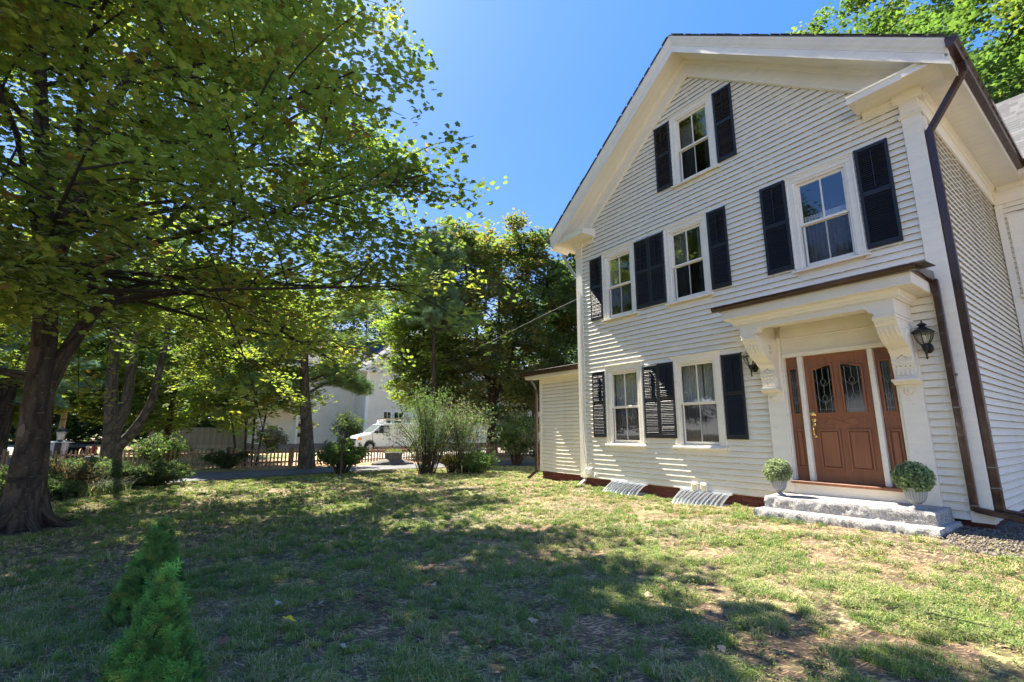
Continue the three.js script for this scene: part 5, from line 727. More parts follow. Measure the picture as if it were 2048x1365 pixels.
function broadleaf(o) { // o: name,label,p,group,stems[[pts],r0,r1], main, sub, env(y)->radius, y0,y1, leaf, per, pal, seed, cx(y)->[dx,dz], keep(x,y,z)
  const t = thing(o.name, o.label, 'tree', o.p, 0, o.group), r = rng(o.seed), wood = [], limbs = [], M = [], C = [];
  o.stems.forEach(([pts, r0, r1, fl], i) => part(t, i ? 'stem' : 'trunk', tube(pts.map((q) => V(...q)), (s) => lerp(r0, r1, s) + (fl ? fl * Math.pow(1 - s, 8) : 0), o.sides ?? 14, Math.max(8, pts.length * 7), 0.12, o.seed + i), o.bark ?? bark));
  const trunkAt = (y) => { const c = o.stems[Math.floor(r() * o.stems.length)][0]; let best = c[0]; for (let i = 0; i < c.length - 1; i++) if (y >= c[i][1]) { const s = clamp((y - c[i][1]) / (c[i + 1][1] - c[i][1]), 0, 1); best = [lerp(c[i][0], c[i + 1][0], s), Math.min(y, c[c.length - 1][1]), lerp(c[i][2], c[i + 1][2], s)]; } return V(...best); };
  const cen = o.cx ?? (() => [0, 0]);
  for (let i = 0; i < o.main; i++) {
    const y = lerp(o.y0, o.y1, Math.pow((i + 0.5) / o.main, o.bias ?? 0.9)), a = i * 2.39996 + r() * 0.7, R0 = o.env(y) * (0.62 + 0.36 * r()) * (o.lean ? 1 + o.lean[1] * Math.max(0, Math.cos(a - o.lean[0])) : 1), [dx, dz] = cen(y), end = V(dx + R0 * Math.cos(a), y, dz + R0 * Math.sin(a));
    if (o.keep && !o.keep(end)) continue;
    const s0 = trunkAt(Math.max((o.fork ?? o.y0 * 0.6) + r() * 0.8, y - (o.rise ?? 0.35) * (0.6 + 0.8 * r()) * R0 - 0.3)), mid = s0.clone().lerp(end, 0.5).add(V((r() - 0.5) * 0.2 * R0, R0 * (0.24 * r() - 0.02), (r() - 0.5) * 0.2 * R0)), rad = clamp(0.012 + 0.0062 * R0, 0.02, 0.10) * (o.limb ?? 1);
    wood.push(tube([s0, mid, end], [rad, 0.012], 6, 8, 0.1, i)); limbs.push([s0, mid, end]);
  }
  const nc = o.clusters, subs = [];
  for (const [a, b, c] of limbs) { const cv = new THREE.CatmullRomCurve3([a, b, c]); for (let k = 0; k < o.sub; k++) { const s = 0.32 + 0.68 * (k + r()) / o.sub, p = cv.getPoint(Math.min(1, s)), out = c.clone().sub(a).setY(0).normalize(), len = (0.14 + 0.20 * r()) * a.distanceTo(c) + 0.4, d = out.multiplyScalar(0.6).add(V((r() - 0.5) * 2, (r() - 0.45) * 0.9, (r() - 0.5) * 2)).normalize(), e = p.clone().addScaledVector(d, len), m = p.clone().lerp(e, 0.5).add(V(0, 0.08 * len, 0)); e.y -= 0.06 * len; if (!o.keep || o.keep(e)) { wood.push(tube([p, m, e], [0.016 * (o.limb ?? 1), 0.005], 4, 3)); subs.push([p, m, e]); } } }
  part(t, 'branches', merge(wood.map((g) => { g.deleteAttribute('color'); return g; })), o.bark ?? bark);
  const q = new THREE.Quaternion(), e = new THREE.Euler(), jit = o.jit ?? 0.3;
  for (let i = 0; i < nc; i++) {
    const [a, b, c] = subs[Math.floor(r() * subs.length)], s = 0.15 + 0.95 * r(), p = s < 0.5 ? a.clone().lerp(b, s * 2) : b.clone().lerp(c, (s - 0.5) * 2); p.add(V((r() + r() - 1) * jit, (r() + r() - 1) * jit * 0.7, (r() + r() - 1) * jit));
    if (o.keep && !o.keep(p)) continue;
    q.setFromEuler(e.set((r() - 0.5) * 0.7, r() * 6.283, (r() - 0.5) * 0.7)); const k = 0.8 + 0.45 * r(); M.push(new THREE.Matrix4().compose(p, q, V(k, k, k)));
    const tone = clamp(fbm(p.x * 0.55 + 5, p.y * 0.55 + p.z * 0.4, o.seed, 3) * 1.5 - 0.28 + (r() - 0.5) * 0.35, 0, 0.999); C.push(o.rust && r() < o.rust ? lin(0.30, 0.19, 0.035) : pick(o.pal, tone, r));
  }
  const h = Math.ceil(M.length / 2); // two kinds of leaf spray
  const cr = new THREE.Group(); cr.name = 'crown'; t.add(cr);
  instanced(cr, 'leaves', leafSpray(o.per, o.leaf, o.spread, o.seed), leafBroad, M.slice(0, h), C.slice(0, h)); instanced(cr, 'leaves', leafSpray(o.per, o.leaf, o.spread, o.seed + 50), leafBroad, M.slice(h), C.slice(h));
  return t;
}
// the big maple on the lawn
const envMaple = (y) => { const P = [[2.4, 4.6], [4, 5.7], [5.6, 6.4], [7, 6.3], [8.8, 4.7], [12, 4.0], [14.5, 4.0], [16.5, 3.0], [18, 0.7]]; let i = 0; while (i < P.length - 2 && y > P[i + 1][0]) i++; return lerp(P[i][1], P[i + 1][1], clamp((y - P[i][0]) / (P[i + 1][0] - P[i][0]), 0, 1)); };
{
  const big = broadleaf({ name: 'maple_tree', label: 'massive old maple with furrowed trunk and spreading yellowing crown, on the shaded lawn', p: [-7.15, -0.76, 10.3], seed: 11, main: 104, sub: 11, y0: 2.7, y1: 17.6, bias: 1.15, fork: 3.3, rise: 0.22, env: envMaple, leaf: 0.098, per: 9, spread: 0.23, clusters: 19500, jit: 0.42, pal: PAL.maple, rust: 0.035, lean: [-1.7, 0.24], cx: (y) => [-0.33 * Math.max(0, y - 6.5), 0], limb: 1.0, sides: 22,
    stems: [[[[0, -0.1, 0], [0, 0.6, 0.02], [0.02, 1.4, 0.06], [0.03, 2.6, 0.12], [0.06, 4.0, 0.26], [0.1, 4.9, 0.4], [0.08, 6.2, 0.62], [0.1, 8, 0.9], [0.3, 11, 1.0], [0.2, 14, 0.8]], 0.225, 0.04, 0.12], [[[0.05, 4.2, 0.28], [0.02, 5.1, 0.16], [0.0, 5.9, 0.08], [0, 7, 0], [-0.3, 9, -0.4], [-0.2, 12, -0.9], [0, 15, -0.9]], 0.16, 0.03]],
    keep: (p) => { const w = p.clone().add(V(-7.15, -0.76, 10.3)); return w.distanceTo(CAM) > 6.3 && p.length() < 40; } });
  // the low limb that leaves the trunk towards the house
  const limb = (pts, a, b) => part(big, 'limb', tube(pts.map((q) => V(...q)), [a, b], 9, 22, 0.14, 5), bark);
  limb([[0, 2.0, 0.05], [0.0, 2.75, -0.12], [-0.02, 3.3, -0.30], [-0.06, 3.7, -0.52], [0.0, 3.95, -1.1], [0.3, 4.3, -2.4], [0.8, 4.9, -3.6]], 0.125, 0.025);
  limb([[0, 2.35, 0.2], [0.1, 2.5, 0.9], [0.2, 2.9, 2.0], [0.3, 3.2, 3.2]], 0.07, 0.02);
  limb([[0.05, 4.0, 0.2], [-0.1, 5.0, -0.9], [-0.1, 6.6, -1.8], [0, 8.5, -3.1], [0.1, 9.4, -4.0]], 0.07, 0.015);
  part(big, 'branch_scar', uvm(new THREE.SphereGeometry(0.10, 14, 10).scale(0.4, 1.3, 0.9).toNonIndexed()), mat(lin(0.16, 0.12, 0.08), 0.9)).position.set(0.16, 1.5, 0.13);
  const r = rng(4); for (let i = 0; i < 7; i++) { const a = i * 0.9 + r() * 0.5, L = 0.55 + 0.5 * r(), q = (d, y) => V(d * Math.cos(a), y, d * Math.sin(a)); part(big, 'root', tube([q(0.12, 0.55), q(0.24, 0.24), q(0.42, 0.08), q(L, -0.06)], [0.13, 0.03], 8, 10, 0.2, i), bark); }
}
// trees across the drive
const dome = (yc, ry, rx) => (y) => rx * Math.sqrt(Math.max(0.04, 1 - Math.pow((y - yc) / ry, 2)));
const BG = 'background trees beyond the driveway';
broadleaf({ name: 'sapling_clump', label: 'clump of slim bright green maple saplings growing along the picket fence', p: [-20.3, -0.75, 5.6], seed: 21, main: 40, sub: 6, y0: 2.2, y1: 8.2, env: dome(4.6, 4.2, 3.1), leaf: 0.17, per: 10, spread: 0.3, clusters: 2600, jit: 0.35, pal: PAL.lime, limb: 0.5, sides: 7, bark: barkFar, group: BG,
  stems: [[[[0, 0, 0], [0.1, 3, 0.1], [0.2, 7, 0.3]], 0.06, 0.02], [[[0.1, 0, 0.25], [0.1, 3, 0.5], [0.3, 6.5, 1.1]], 0.05, 0.02], [[[-0.1, 0, -0.2], [-0.2, 3, -0.5], [-0.3, 6.5, -1.2]], 0.05, 0.02], [[[0, 0, 0.5], [0, 3, 1.2], [0, 6, 2.2]], 0.05, 0.02]] });
broadleaf({ name: 'maple_tree', label: 'tall dark green maple with forked trunk behind the low addition', p: [-22.4, -0.75, -8.4], seed: 31, main: 70, sub: 7, y0: 2.0, y1: 15.6, env: dome(8.6, 8.0, 6.4), leaf: 0.20, per: 10, spread: 0.36, clusters: 6400, jit: 0.5, pal: PAL.edge, limb: 0.9, sides: 10, bark: barkFar, group: BG,
  stems: [[[[0, 0, 0], [0, 2.6, 0], [0.0, 3.6, 0.05], [-0.2, 6, 0.6], [-0.5, 9, 1.3], [-0.3, 13, 2.2]], 0.32, 0.05, 0.1], [[[0, 3.2, 0.0], [0.1, 5, -0.1], [0.2, 8, -0.3], [0.3, 13, -0.2]], 0.2, 0.04], [[[0, 3.4, 0], [0.3, 5, -0.7], [0.8, 8, -1.4], [1.2, 12, -2.2]], 0.2, 0.04]] });
broadleaf({ name: 'maple_tree', label: 'green maple whose crown rises behind the eave of the low addition', p: [-17.6, -0.75, -13.4], seed: 32, main: 60, sub: 7, y0: 1.6, y1: 14, env: dome(7.2, 7.4, 5.4), leaf: 0.20, per: 10, spread: 0.36, clusters: 5200, jit: 0.5, pal: PAL.green, limb: 0.8, sides: 8, bark: barkFar, group: BG, stems: [[[[0, 0, 0], [0.1, 4, 0], [0, 12, 0.3]], 0.24, 0.05, 0.08]] });
broadleaf({ name: 'maple_tree', label: 'yellow-green maple between the tall white pine and the neighbouring gable', p: [-24.2, -0.75, -4.2], seed: 33, main: 50, sub: 6, y0: 3.4, y1: 12, env: dome(7.2, 5.2, 2.9), leaf: 0.20, per: 10, spread: 0.36, clusters: 3000, jit: 0.45, pal: PAL.lime, limb: 0.6, sides: 7, bark: barkFar, group: BG, stems: [[[[0, 0, 0], [0.1, 5, 0], [0, 11, 0.3]], 0.16, 0.04, 0.05]] });
[[-33, 14.5, 41, 'lime', 12, 4.6, 'pale green roadside tree behind the thick forked trunk'], [-31, 8.8, 42, 'lime', 12.5, 4.4, 'yellow-green tree in front of the tall board fence'], [-40.5, 22, 43, 'green', 12, 5.2, 'dark green tree over the far street by the blue pickup'], [-47, 7, 44, 'green', 15, 6, 'big green tree rising behind the tall board fence'], [-52, -2, 45, 'edge', 17, 7, 'tall tree rising behind the roof of the neighbouring house'], [-49, -8.5, 49, 'lime', 18, 6, 'yellow-green tree rising behind the gable of the neighbouring house'], [-50, -15, 46, 'green', 17, 7, 'tall tree behind the far roof of the neighbouring house'], [-24, 18.5, 47, 'edge', 10.5, 4.6, 'leafy tree by the drive entrance, left of the gateposts'], [-38, -24, 48, 'green', 16, 7, 'broad green tree behind the forked maple']].forEach(([x, z, s, pal, h, w, lab]) =>
  broadleaf({ name: 'shade_tree', label: lab, p: [x, -0.75, z], seed: s, main: 44, sub: 6, y0: h * 0.16, y1: h * 0.98, env: dome(h * 0.52, h * 0.56, w), leaf: 0.26, per: 10, spread: 0.48, clusters: 2500, jit: 0.6, pal: PAL[pal], limb: 0.7, sides: 7, bark: barkFar, group: BG, stems: [[[[0, 0, 0], [0.1, h * 0.3, 0], [0, h * 0.85, 0.3]], 0.2, 0.05, 0.06]] }));
// behind the house
[[0.6, -15.5, 51, 17.5, 6.2, 'tall bright oak showing above the gutter of the white house'], [-3.6, -21, 52, 25.5, 6.0, 'tall oak whose top shows over the roof ridge'], [6.2, -17.5, 53, 20, 6.0, 'tall bright oak beyond the wing roof']].forEach(([x, z, s, h, w, lab]) =>
  broadleaf({ name: 'oak_tree', label: lab, p: [x, -0.6, z], seed: s, main: 60, sub: 7, y0: h * 0.35, y1: h * 0.98, env: dome(h * 0.66, h * 0.42, w), leaf: 0.18, per: 10, spread: 0.36, clusters: 5200, jit: 0.5, pal: PAL.green, limb: 0.8, sides: 8, bark: barkFar, group: 'trees behind the white house', stems: [[[[0, 0, 0], [0.1, h * 0.4, 0], [0, h * 0.9, 0.3]], 0.3, 0.06, 0.1]] }));
// across the yard, out of view on the left: what the windows mirror
[[-13, 26, 61, 13, 6, 'full green tree mirrored in the front windows, past the big maple'], [-4, 34, 62, 12, 6, 'green tree across the yard, mirrored in the gable window'], [8, 33, 63, 11, 6, 'green tree across the yard, mirrored in the window over the door hood'], [-24, 29, 64, 14, 6, 'green tree beyond the drive entrance, mirrored in the ground-floor windows']].forEach(([x, z, s, h, w, lab]) =>
  broadleaf({ name: 'yard_tree', label: lab, p: [x, -0.75, z], seed: s, main: 40, sub: 6, y0: h * 0.16, y1: h * 0.98, env: dome(h * 0.52, h * 0.56, w), leaf: 0.26, per: 10, spread: 0.48, clusters: 2200, jit: 0.6, pal: PAL.green, limb: 0.7, sides: 7, bark: barkFar, group: 'trees across the yard', stems: [[[[0, 0, 0], [0.1, h * 0.3, 0], [0, h * 0.85, 0.3]], 0.2, 0.05, 0.06]] }));

// white pines
const needleTuft = (n, len, seed) => { const r = rng(seed), pos = []; for (let i = 0; i < n; i++) { const d = V(r() * 2 - 1, r() * 1.6 - 0.5, r() * 2 - 1).normalize().multiplyScalar(len * (0.7 + 0.5 * r())), b = V((r() - 0.5) * 0.16, (r() - 0.5) * 0.08, (r() - 0.5) * 0.16), s = V().crossVectors(d, V(r(), r(), r())).normalize().multiplyScalar(len * 0.032); pos.push(b.x - s.x, b.y - s.y, b.z - s.z, b.x + s.x, b.y + s.y, b.z + s.z, b.x + d.x, b.y + d.y, b.z + d.z); } const g = new THREE.BufferGeometry(); g.setAttribute('position', new THREE.Float32BufferAttribute(pos, 3)); g.computeVertexNormals(); return g; };
const needles = needleTuft(46, 0.26, 3), needleMat = leafMat({ transmission: 0.25 });
function pine(o) {
  const t = thing(o.name ?? 'white_pine', o.label, 'tree', o.p, 0, o.group), r = rng(o.seed), wood = [], M = [], C = [];
  o.stems.forEach(([pts, r0, r1, fl], i) => part(t, i ? 'stem' : 'trunk', tube(pts.map((q) => V(...q)), (s) => lerp(r0, r1, s) + (fl ? fl * Math.pow(1 - s, 8) : 0), 14, pts.length * 6, 0.1, o.seed + i), o.bark ?? barkGrey));
  const put = (p, k = 1) => { M.push(new THREE.Matrix4().compose(p, new THREE.Quaternion().setFromEuler(new THREE.Euler((r() - 0.5) * 0.8, r() * 6.28, (r() - 0.5) * 0.8)), V(k, k, k))); const c = 0.7 + 0.6 * r(); C.push(lin(o.col[0] * c, o.col[1] * c, o.col[2] * c)); };
  for (let y = o.y0, i = 0; y < o.y1; y += o.step, i++) { const f = (y - o.y0) / (o.y1 - o.y0), n = o.ring ?? 4; for (let k = 0; k < n; k++) { if (r() < 0.18) continue; const a = i * 1.1 + k * 6.283 / n + r() * 0.6, L = o.len * (1 - 0.72 * f) * (0.6 + 0.5 * r()), pts = o.stems[0][0], top = pts[pts.length - 1], s = clamp(y / top[1], 0, 1), c0 = V(pts[0][0] + (top[0] - pts[0][0]) * s, y, pts[0][2] + (top[2] - pts[0][2]) * s), e = c0.clone().add(V(L * Math.cos(a), L * (0.02 + 0.16 * r()), L * Math.sin(a))), m = c0.clone().lerp(e, 0.55).add(V(0, -0.06 * L, 0)); wood.push(tube([c0, m, e], [0.03 + 0.012 * L, 0.01], 5, 5)); const cv = new THREE.CatmullRomCurve3([c0, m, e]); for (let j = 0; j < L * o.dens; j++) put(cv.getPoint(0.3 + 0.7 * r()).add(V((r() - 0.5) * 0.7, (r() - 0.35) * 0.35, (r() - 0.5) * 0.7)), 0.8 + 0.6 * r()); } }
  for (const b of o.extra ?? []) { const P = b.map((q) => V(...q)); wood.push(tube(P, [0.06, 0.015], 6, 10)); const cv = new THREE.CatmullRomCurve3(P); for (let j = 0; j < 190; j++) put(cv.getPoint(0.35 + 0.65 * r()).add(V((r() - 0.5) * 0.8, (r() - 0.3) * 0.55, (r() - 0.5) * 0.8)), 0.9 + 0.4 * r()); }
  if (wood.length) part(t, 'branches', merge(wood), o.bark ?? barkGrey);
  const cr = instanced(t, 'crown', needles, needleMat, M, C); return t;
}
pine({ label: 'thick grey pine with three stems rising from one forked trunk, in front of the fence', p: [-17.3, -0.75, 10.1], seed: 71, y0: 6.5, y1: 15, step: 0.75, len: 3.6, dens: 9, col: [0.151, 0.254, 0.101], stems: [[[[0, 0, 0], [0, 1.2, 0.1], [0.05, 2.4, 0.25], [0.05, 4.5, 0.45], [0.1, 7, 0.6], [0.1, 15, 0.8]], 0.27, 0.05, 0.14], [[[0, 1.4, 0.05], [0, 2.4, -0.12], [0, 4.6, -0.08], [0, 8, -0.1], [0, 13, -0.2]], 0.2, 0.05], [[[0, 0.9, -0.08], [-0.02, 1.5, -0.45], [-0.03, 2.4, -0.78], [-0.02, 3.9, -0.92], [0, 7, -1.0], [0, 11, -1.3]], 0.17, 0.05]], ring: 3 });
pine({ label: 'straight grey-brown pine trunk with drooping low boughs beside the driveway', p: [-17.1, -0.75, 4.0], seed: 72, y0: 5.6, y1: 16, step: 0.7, len: 3.2, dens: 9, col: [0.186, 0.286, 0.101], stems: [[[[0, 0, 0], [-0.03, 1.4, 0.1], [-0.06, 3, 0.3], [-0.06, 5, 0.45], [0, 8, 0.4], [0, 16, 0.4]], 0.27, 0.05, 0.1]], ring: 3, bark: barkGrey,
  extra: [[[0, 3.1, 0.1], [0.2, 3.5, -0.5], [0.3, 3.55, -1.3], [0.3, 3.1, -2.1]], [[0, 3.6, 0.1], [0.3, 3.9, -0.5], [0.4, 3.8, -1.2]], [[-0.05, 2.9, 0.4], [-0.1, 3.2, 1.2], [-0.1, 3.3, 2.2]], [[-0.05, 4.3, 0.4], [-0.1, 4.5, 1.4], [-0.1, 4.4, 2.4]]] });
pine({ label: 'slender pine with a bare trunk and blue-green top behind the twiggy shrub', p: [-19.9, -0.75, -2.85], seed: 73, y0: 7.2, y1: 13.2, step: 0.5, len: 2.7, dens: 20, col: [0.13, 0.21, 0.09], stems: [[[[0, 0, 0], [0.05, 4, 0.05], [0, 8, 0.1], [0, 13.3, 0.2]], 0.17, 0.03, 0.05]], ring: 5, bark: barkFar });
pine({ label: 'blue-green pine at the edge of the street behind the big maple', p: [-24, -0.75, 14.2], seed: 74, y0: 2.6, y1: 14, step: 0.7, len: 3.4, dens: 10, col: [0.186, 0.321, 0.203], stems: [[[[0, 0, 0], [0, 7, 0], [0, 14, 0]], 0.26, 0.04, 0.05]], ring: 5, bark: barkFar });

// ---------- shrubs ----------
function bush(o) { // mounded or vase-shaped shrub of many stems
  const t = thing(o.name ?? 'shrub', o.label, 'shrub', o.p, 0, o.group), r = rng(o.seed), wood = [], M = [], C = [];
  for (let i = 0; i < o.stems; i++) { const a = r() * 6.283, d = Math.sqrt(r()), e = V(d * o.rx * Math.cos(a), o.h * (0.55 + 0.45 * r()) * (1 - 0.35 * d * d), d * o.rz * Math.sin(a)), b = V(e.x * 0.16 + (r() - 0.5) * 0.1, 0, e.z * 0.16 + (r() - 0.5) * 0.1), m = b.clone().lerp(e, 0.5).add(V(-e.x * 0.12 * (o.vase ?? 1), e.y * 0.1, -e.z * 0.12 * (o.vase ?? 1))); wood.push(tube([b, m, e], [o.sr ?? 0.014, 0.004], 4, 5)); const cv = new THREE.CatmullRomCurve3([b, m, e]);
    for (let k = 0; k < (o.twigs ?? 3); k++) { const p = cv.getPoint(0.4 + 0.55 * r()), q = p.clone().add(V((r() - 0.5) * 0.5, 0.1 + 0.3 * r(), (r() - 0.5) * 0.5).multiplyScalar(o.h * 0.35)); wood.push(tube([p, q], [0.006, 0.002], 3, 1)); for (let j = 0; j < o.leaves; j++) { const w = (r() < 0.6 ? p.clone().lerp(q, r()) : cv.getPoint((o.low ?? 0.3) + (1 - (o.low ?? 0.3)) * r())).add(V((r() - 0.5), (r() - 0.5), (r() - 0.5)).multiplyScalar(o.jit ?? 0.2)); if (w.y < 0.03) continue; const k2 = 0.7 + 0.6 * r(); M.push(new THREE.Matrix4().compose(w, new THREE.Quaternion().setFromEuler(new THREE.Euler((r() - 0.5) * 1.6, r() * 6.28, (r() - 0.5) * 1.6)), V(k2, k2, k2))); C.push(pick(o.pal, clamp(r() * 0.6 + 0.5 * vnoise(w.x * 2, w.y * 2 + w.z, o.seed), 0, 0.999), r)); } } }
  part(t, 'stems', merge(wood), o.wood ?? barkFar); instanced(t, 'leaves', o.leaf, leafBroad, M, C); return t;
}
const ovate = (n, w, l, seed) => { const r = rng(seed); return merge([...Array(n)].map(() => leafTri(w, l).rotateX(0.4 + 0.9 * r()).rotateY(r() * 6.28).translate((r() - 0.5) * l, (r() - 0.5) * l * 0.8, (r() - 0.5) * l))); };
const lf = ovate(7, 0.018, 0.075, 1), lfS = ovate(6, 0.011, 0.04, 2), lfL = ovate(6, 0.028, 0.13, 3);
const sp = { dark: [[0.054, 0.099, 0.027], [0.081, 0.135, 0.032], [0.126, 0.171, 0.036]], mid: [[0.108, 0.198, 0.036], [0.144, 0.234, 0.040], [0.081, 0.153, 0.036]], pale: [[0.234, 0.252, 0.108], [0.180, 0.198, 0.090], [0.306, 0.288, 0.144]], red: [[0.126, 0.090, 0.036], [0.090, 0.108, 0.032], [0.180, 0.108, 0.036]], gold: [[0.55, 0.36, 0.03], [0.45, 0.33, 0.04], [0.13, 0.15, 0.03]] };
bush({ label: 'rounded leafy green shrub around the black post lantern', p: [-13.95, -0.75, 3.5], seed: 81, stems: 60, h: 1.22, rx: 0.9, rz: 0.95, leaves: 14, pal: sp.mid, leaf: lf, jit: 0.28, low: 0.45 });
bush({ name: 'twiggy_shrub', label: 'tall sparse twiggy shrub with pale leaves at the edge of the lawn', p: [-12.3, -0.75, 1.0], seed: 82, stems: 60, h: 3.5, rx: 1.7, rz: 2.0, leaves: 13, twigs: 6, pal: sp.mid.concat(sp.pale.slice(0, 1)), leaf: lfS, jit: 0.55, sr: 0.018, vase: 1.3, wood: barkGrey });
bush({ name: 'twiggy_shrub', label: 'second sparse twiggy shrub, above the low green mound by the lawn edge', p: [-11.7, -0.75, -0.15], seed: 83, stems: 34, h: 3.2, rx: 1.3, rz: 1.7, leaves: 13, twigs: 6, pal: sp.mid.concat(sp.pale.slice(0, 2)), leaf: lfS, jit: 0.55, sr: 0.016, vase: 1.2, wood: barkGrey });
bush({ name: 'flower_clump', label: 'clump of golden yellow daisies below the twiggy shrubs', p: [-12.0, -0.75, 0.15], seed: 84, stems: 50, h: 0.8, rx: 0.45, rz: 0.5, leaves: 5, pal: sp.gold, leaf: lfS, jit: 0.2, low: 0.6 });
bush({ label: 'low round green mound of foliage at the lawn edge', p: [-11.35, -0.75, -0.55], seed: 85, stems: 60, h: 0.85, rx: 0.75, rz: 0.75, leaves: 12, pal: sp.mid, leaf: lf, jit: 0.25, low: 0.2 });
bush({ name: 'rhododendron', label: 'large loose shrub with glossy drooping leaves near the low addition', p: [-14.1, -0.75, -4.3], seed: 86, stems: 60, h: 2.6, rx: 1.2, rz: 1.5, leaves: 9, pal: sp.mid.concat(sp.pale.slice(0, 1)), leaf: lfL, jit: 0.4, low: 0.35 });
bush({ label: 'dark round shrub hugging the ground beside the low addition', p: [-12.8, -0.75, -5.2], seed: 87, stems: 50, h: 1.2, rx: 0.9, rz: 0.9, leaves: 12, pal: sp.dark, leaf: lfL, jit: 0.3, low: 0.2 });
bush({ name: 'weeping_shrub', label: 'small vase-shaped dark tree against the neighbouring wall, ahead of the van', p: [-35, -0.75, -2.75], seed: 88, stems: 40, h: 3.6, rx: 1.5, rz: 1.5, leaves: 9, pal: sp.dark, leaf: lfL, jit: 0.4, sr: 0.03, vase: 1.2, low: 0.45 });
bush({ label: 'yellowing ornamental bush at the corner of the neighbouring house', p: [-36.2, -0.75, 2.4], seed: 89, stems: 44, h: 2.0, rx: 1.3, rz: 1.3, leaves: 9, pal: sp.pale, leaf: lfL, jit: 0.4, low: 0.1 });
const HG = 'shrub border at the edge of the shaded lawn';
[[-13.2, 8.9, 0.85, 1.0, 1.0, 'dark', 'green shrub at the tip of the border, where the driveway begins'], [-13.6, 9.7, 0.85, 0.9, 1.0, 'dark', 'dark olive shrub in the border below the forked pine'], [-14.2, 10.3, 1.0, 0.9, 0.9, 'dark', 'taller grey-green shrub directly beside the wheel emblem sign'], [-12.7, 10.75, 1.15, 1.0, 1.0, 'red', 'reddish-brown shrub behind the strap-leaved daylilies'], [-11.4, 11.4, 0.9, 0.9, 0.9, 'dark', 'dark shrub hidden close behind the big maple trunk'], [-12.4, 12.7, 1.2, 1.2, 1.2, 'red', 'russet shrub past the big maple trunk'], [-11.0, 10.7, 0.55, 0.6, 0.6, 'dark', 'low dark groundcover shrub at the foot of the border']].forEach(([x, z, h, rx, rz, pal, lab], i) => bush({ label: lab, p: [x, -0.75, z], seed: 90 + i, stems: 70, h: h * 0.74, rx, rz, leaves: 12, pal: sp[pal], leaf: i % 2 ? lfS : lf, jit: 0.25, low: 0.15, group: HG }));
bush({ name: 'climbing_vine', label: 'dark leafy vine scrambling over the middle of the picket fence', p: [-19.05, -0.75, 6.6], seed: 98, stems: 40, h: 0.85, rx: 0.3, rz: 1.1, leaves: 7, pal: sp.dark, leaf: lf, jit: 0.2, low: 0.1 });
bush({ label: 'tall loose green shrub growing through the picket fence by the forked pine', p: [-19.6, -0.75, 8.9], seed: 99, stems: 44, h: 1.5, rx: 1.0, rz: 1.2, leaves: 9, pal: sp.mid.concat(sp.pale.slice(0, 1)), leaf: lf, jit: 0.3, low: 0.2 });
{ // strap-leaved daylilies
  const strap = (len, lean) => { const n = 6, pos = [], P = (t) => [lean * t * t, len * (t - 0.42 * t * t * (lean > 0.3 ? 1.25 : 0.6)), 0.012 * (1 - t * 0.9)]; for (let i = 0; i < n; i++) { const [x0, y0, w0] = P(i / n), [x1, y1, w1] = P((i + 1) / n); pos.push(x0, y0, -w0, x0, y0, w0, x1, y1, w1, x0, y0, -w0, x1, y1, w1, x1, y1, -w1); } const g = new THREE.BufferGeometry(); g.setAttribute('position', new THREE.Float32BufferAttribute(pos, 3)); g.computeVertexNormals(); return g; };
  const r = rng(17); [[-11.4, 9.75, 'clump of arching strap-leaved daylilies at the front of the border'], [-11.0, 10.2, 'yellowing daylily clump at the foot of the dark shrubs'], [-11.9, 9.5, 'tall arching daylily clump in front of the dark olive shrub']].forEach(([x, z, lab]) => { const o = thing('daylily', lab, 'plant', [x, -0.75, z], 0, HG), M = [], C = []; for (let i = 0; i < 90; i++) { M.push(new THREE.Matrix4().compose(V((r() - 0.5) * 0.5, 0, (r() - 0.5) * 0.5), new THREE.Quaternion().setFromEuler(new THREE.Euler(0, r() * 6.28, 0)), V(0.7 + 0.6 * r(), 0.7 + 0.6 * r(), 1))); const k = 0.7 + 0.7 * r(); C.push(r() < 0.2 ? lin(0.2 * k, 0.17 * k, 0.06 * k) : lin(0.08 * k, 0.12 * k, 0.04 * k)); } instanced(o, 'leaves', strap(0.62, 0.42), leafBroad, M, C); });
}
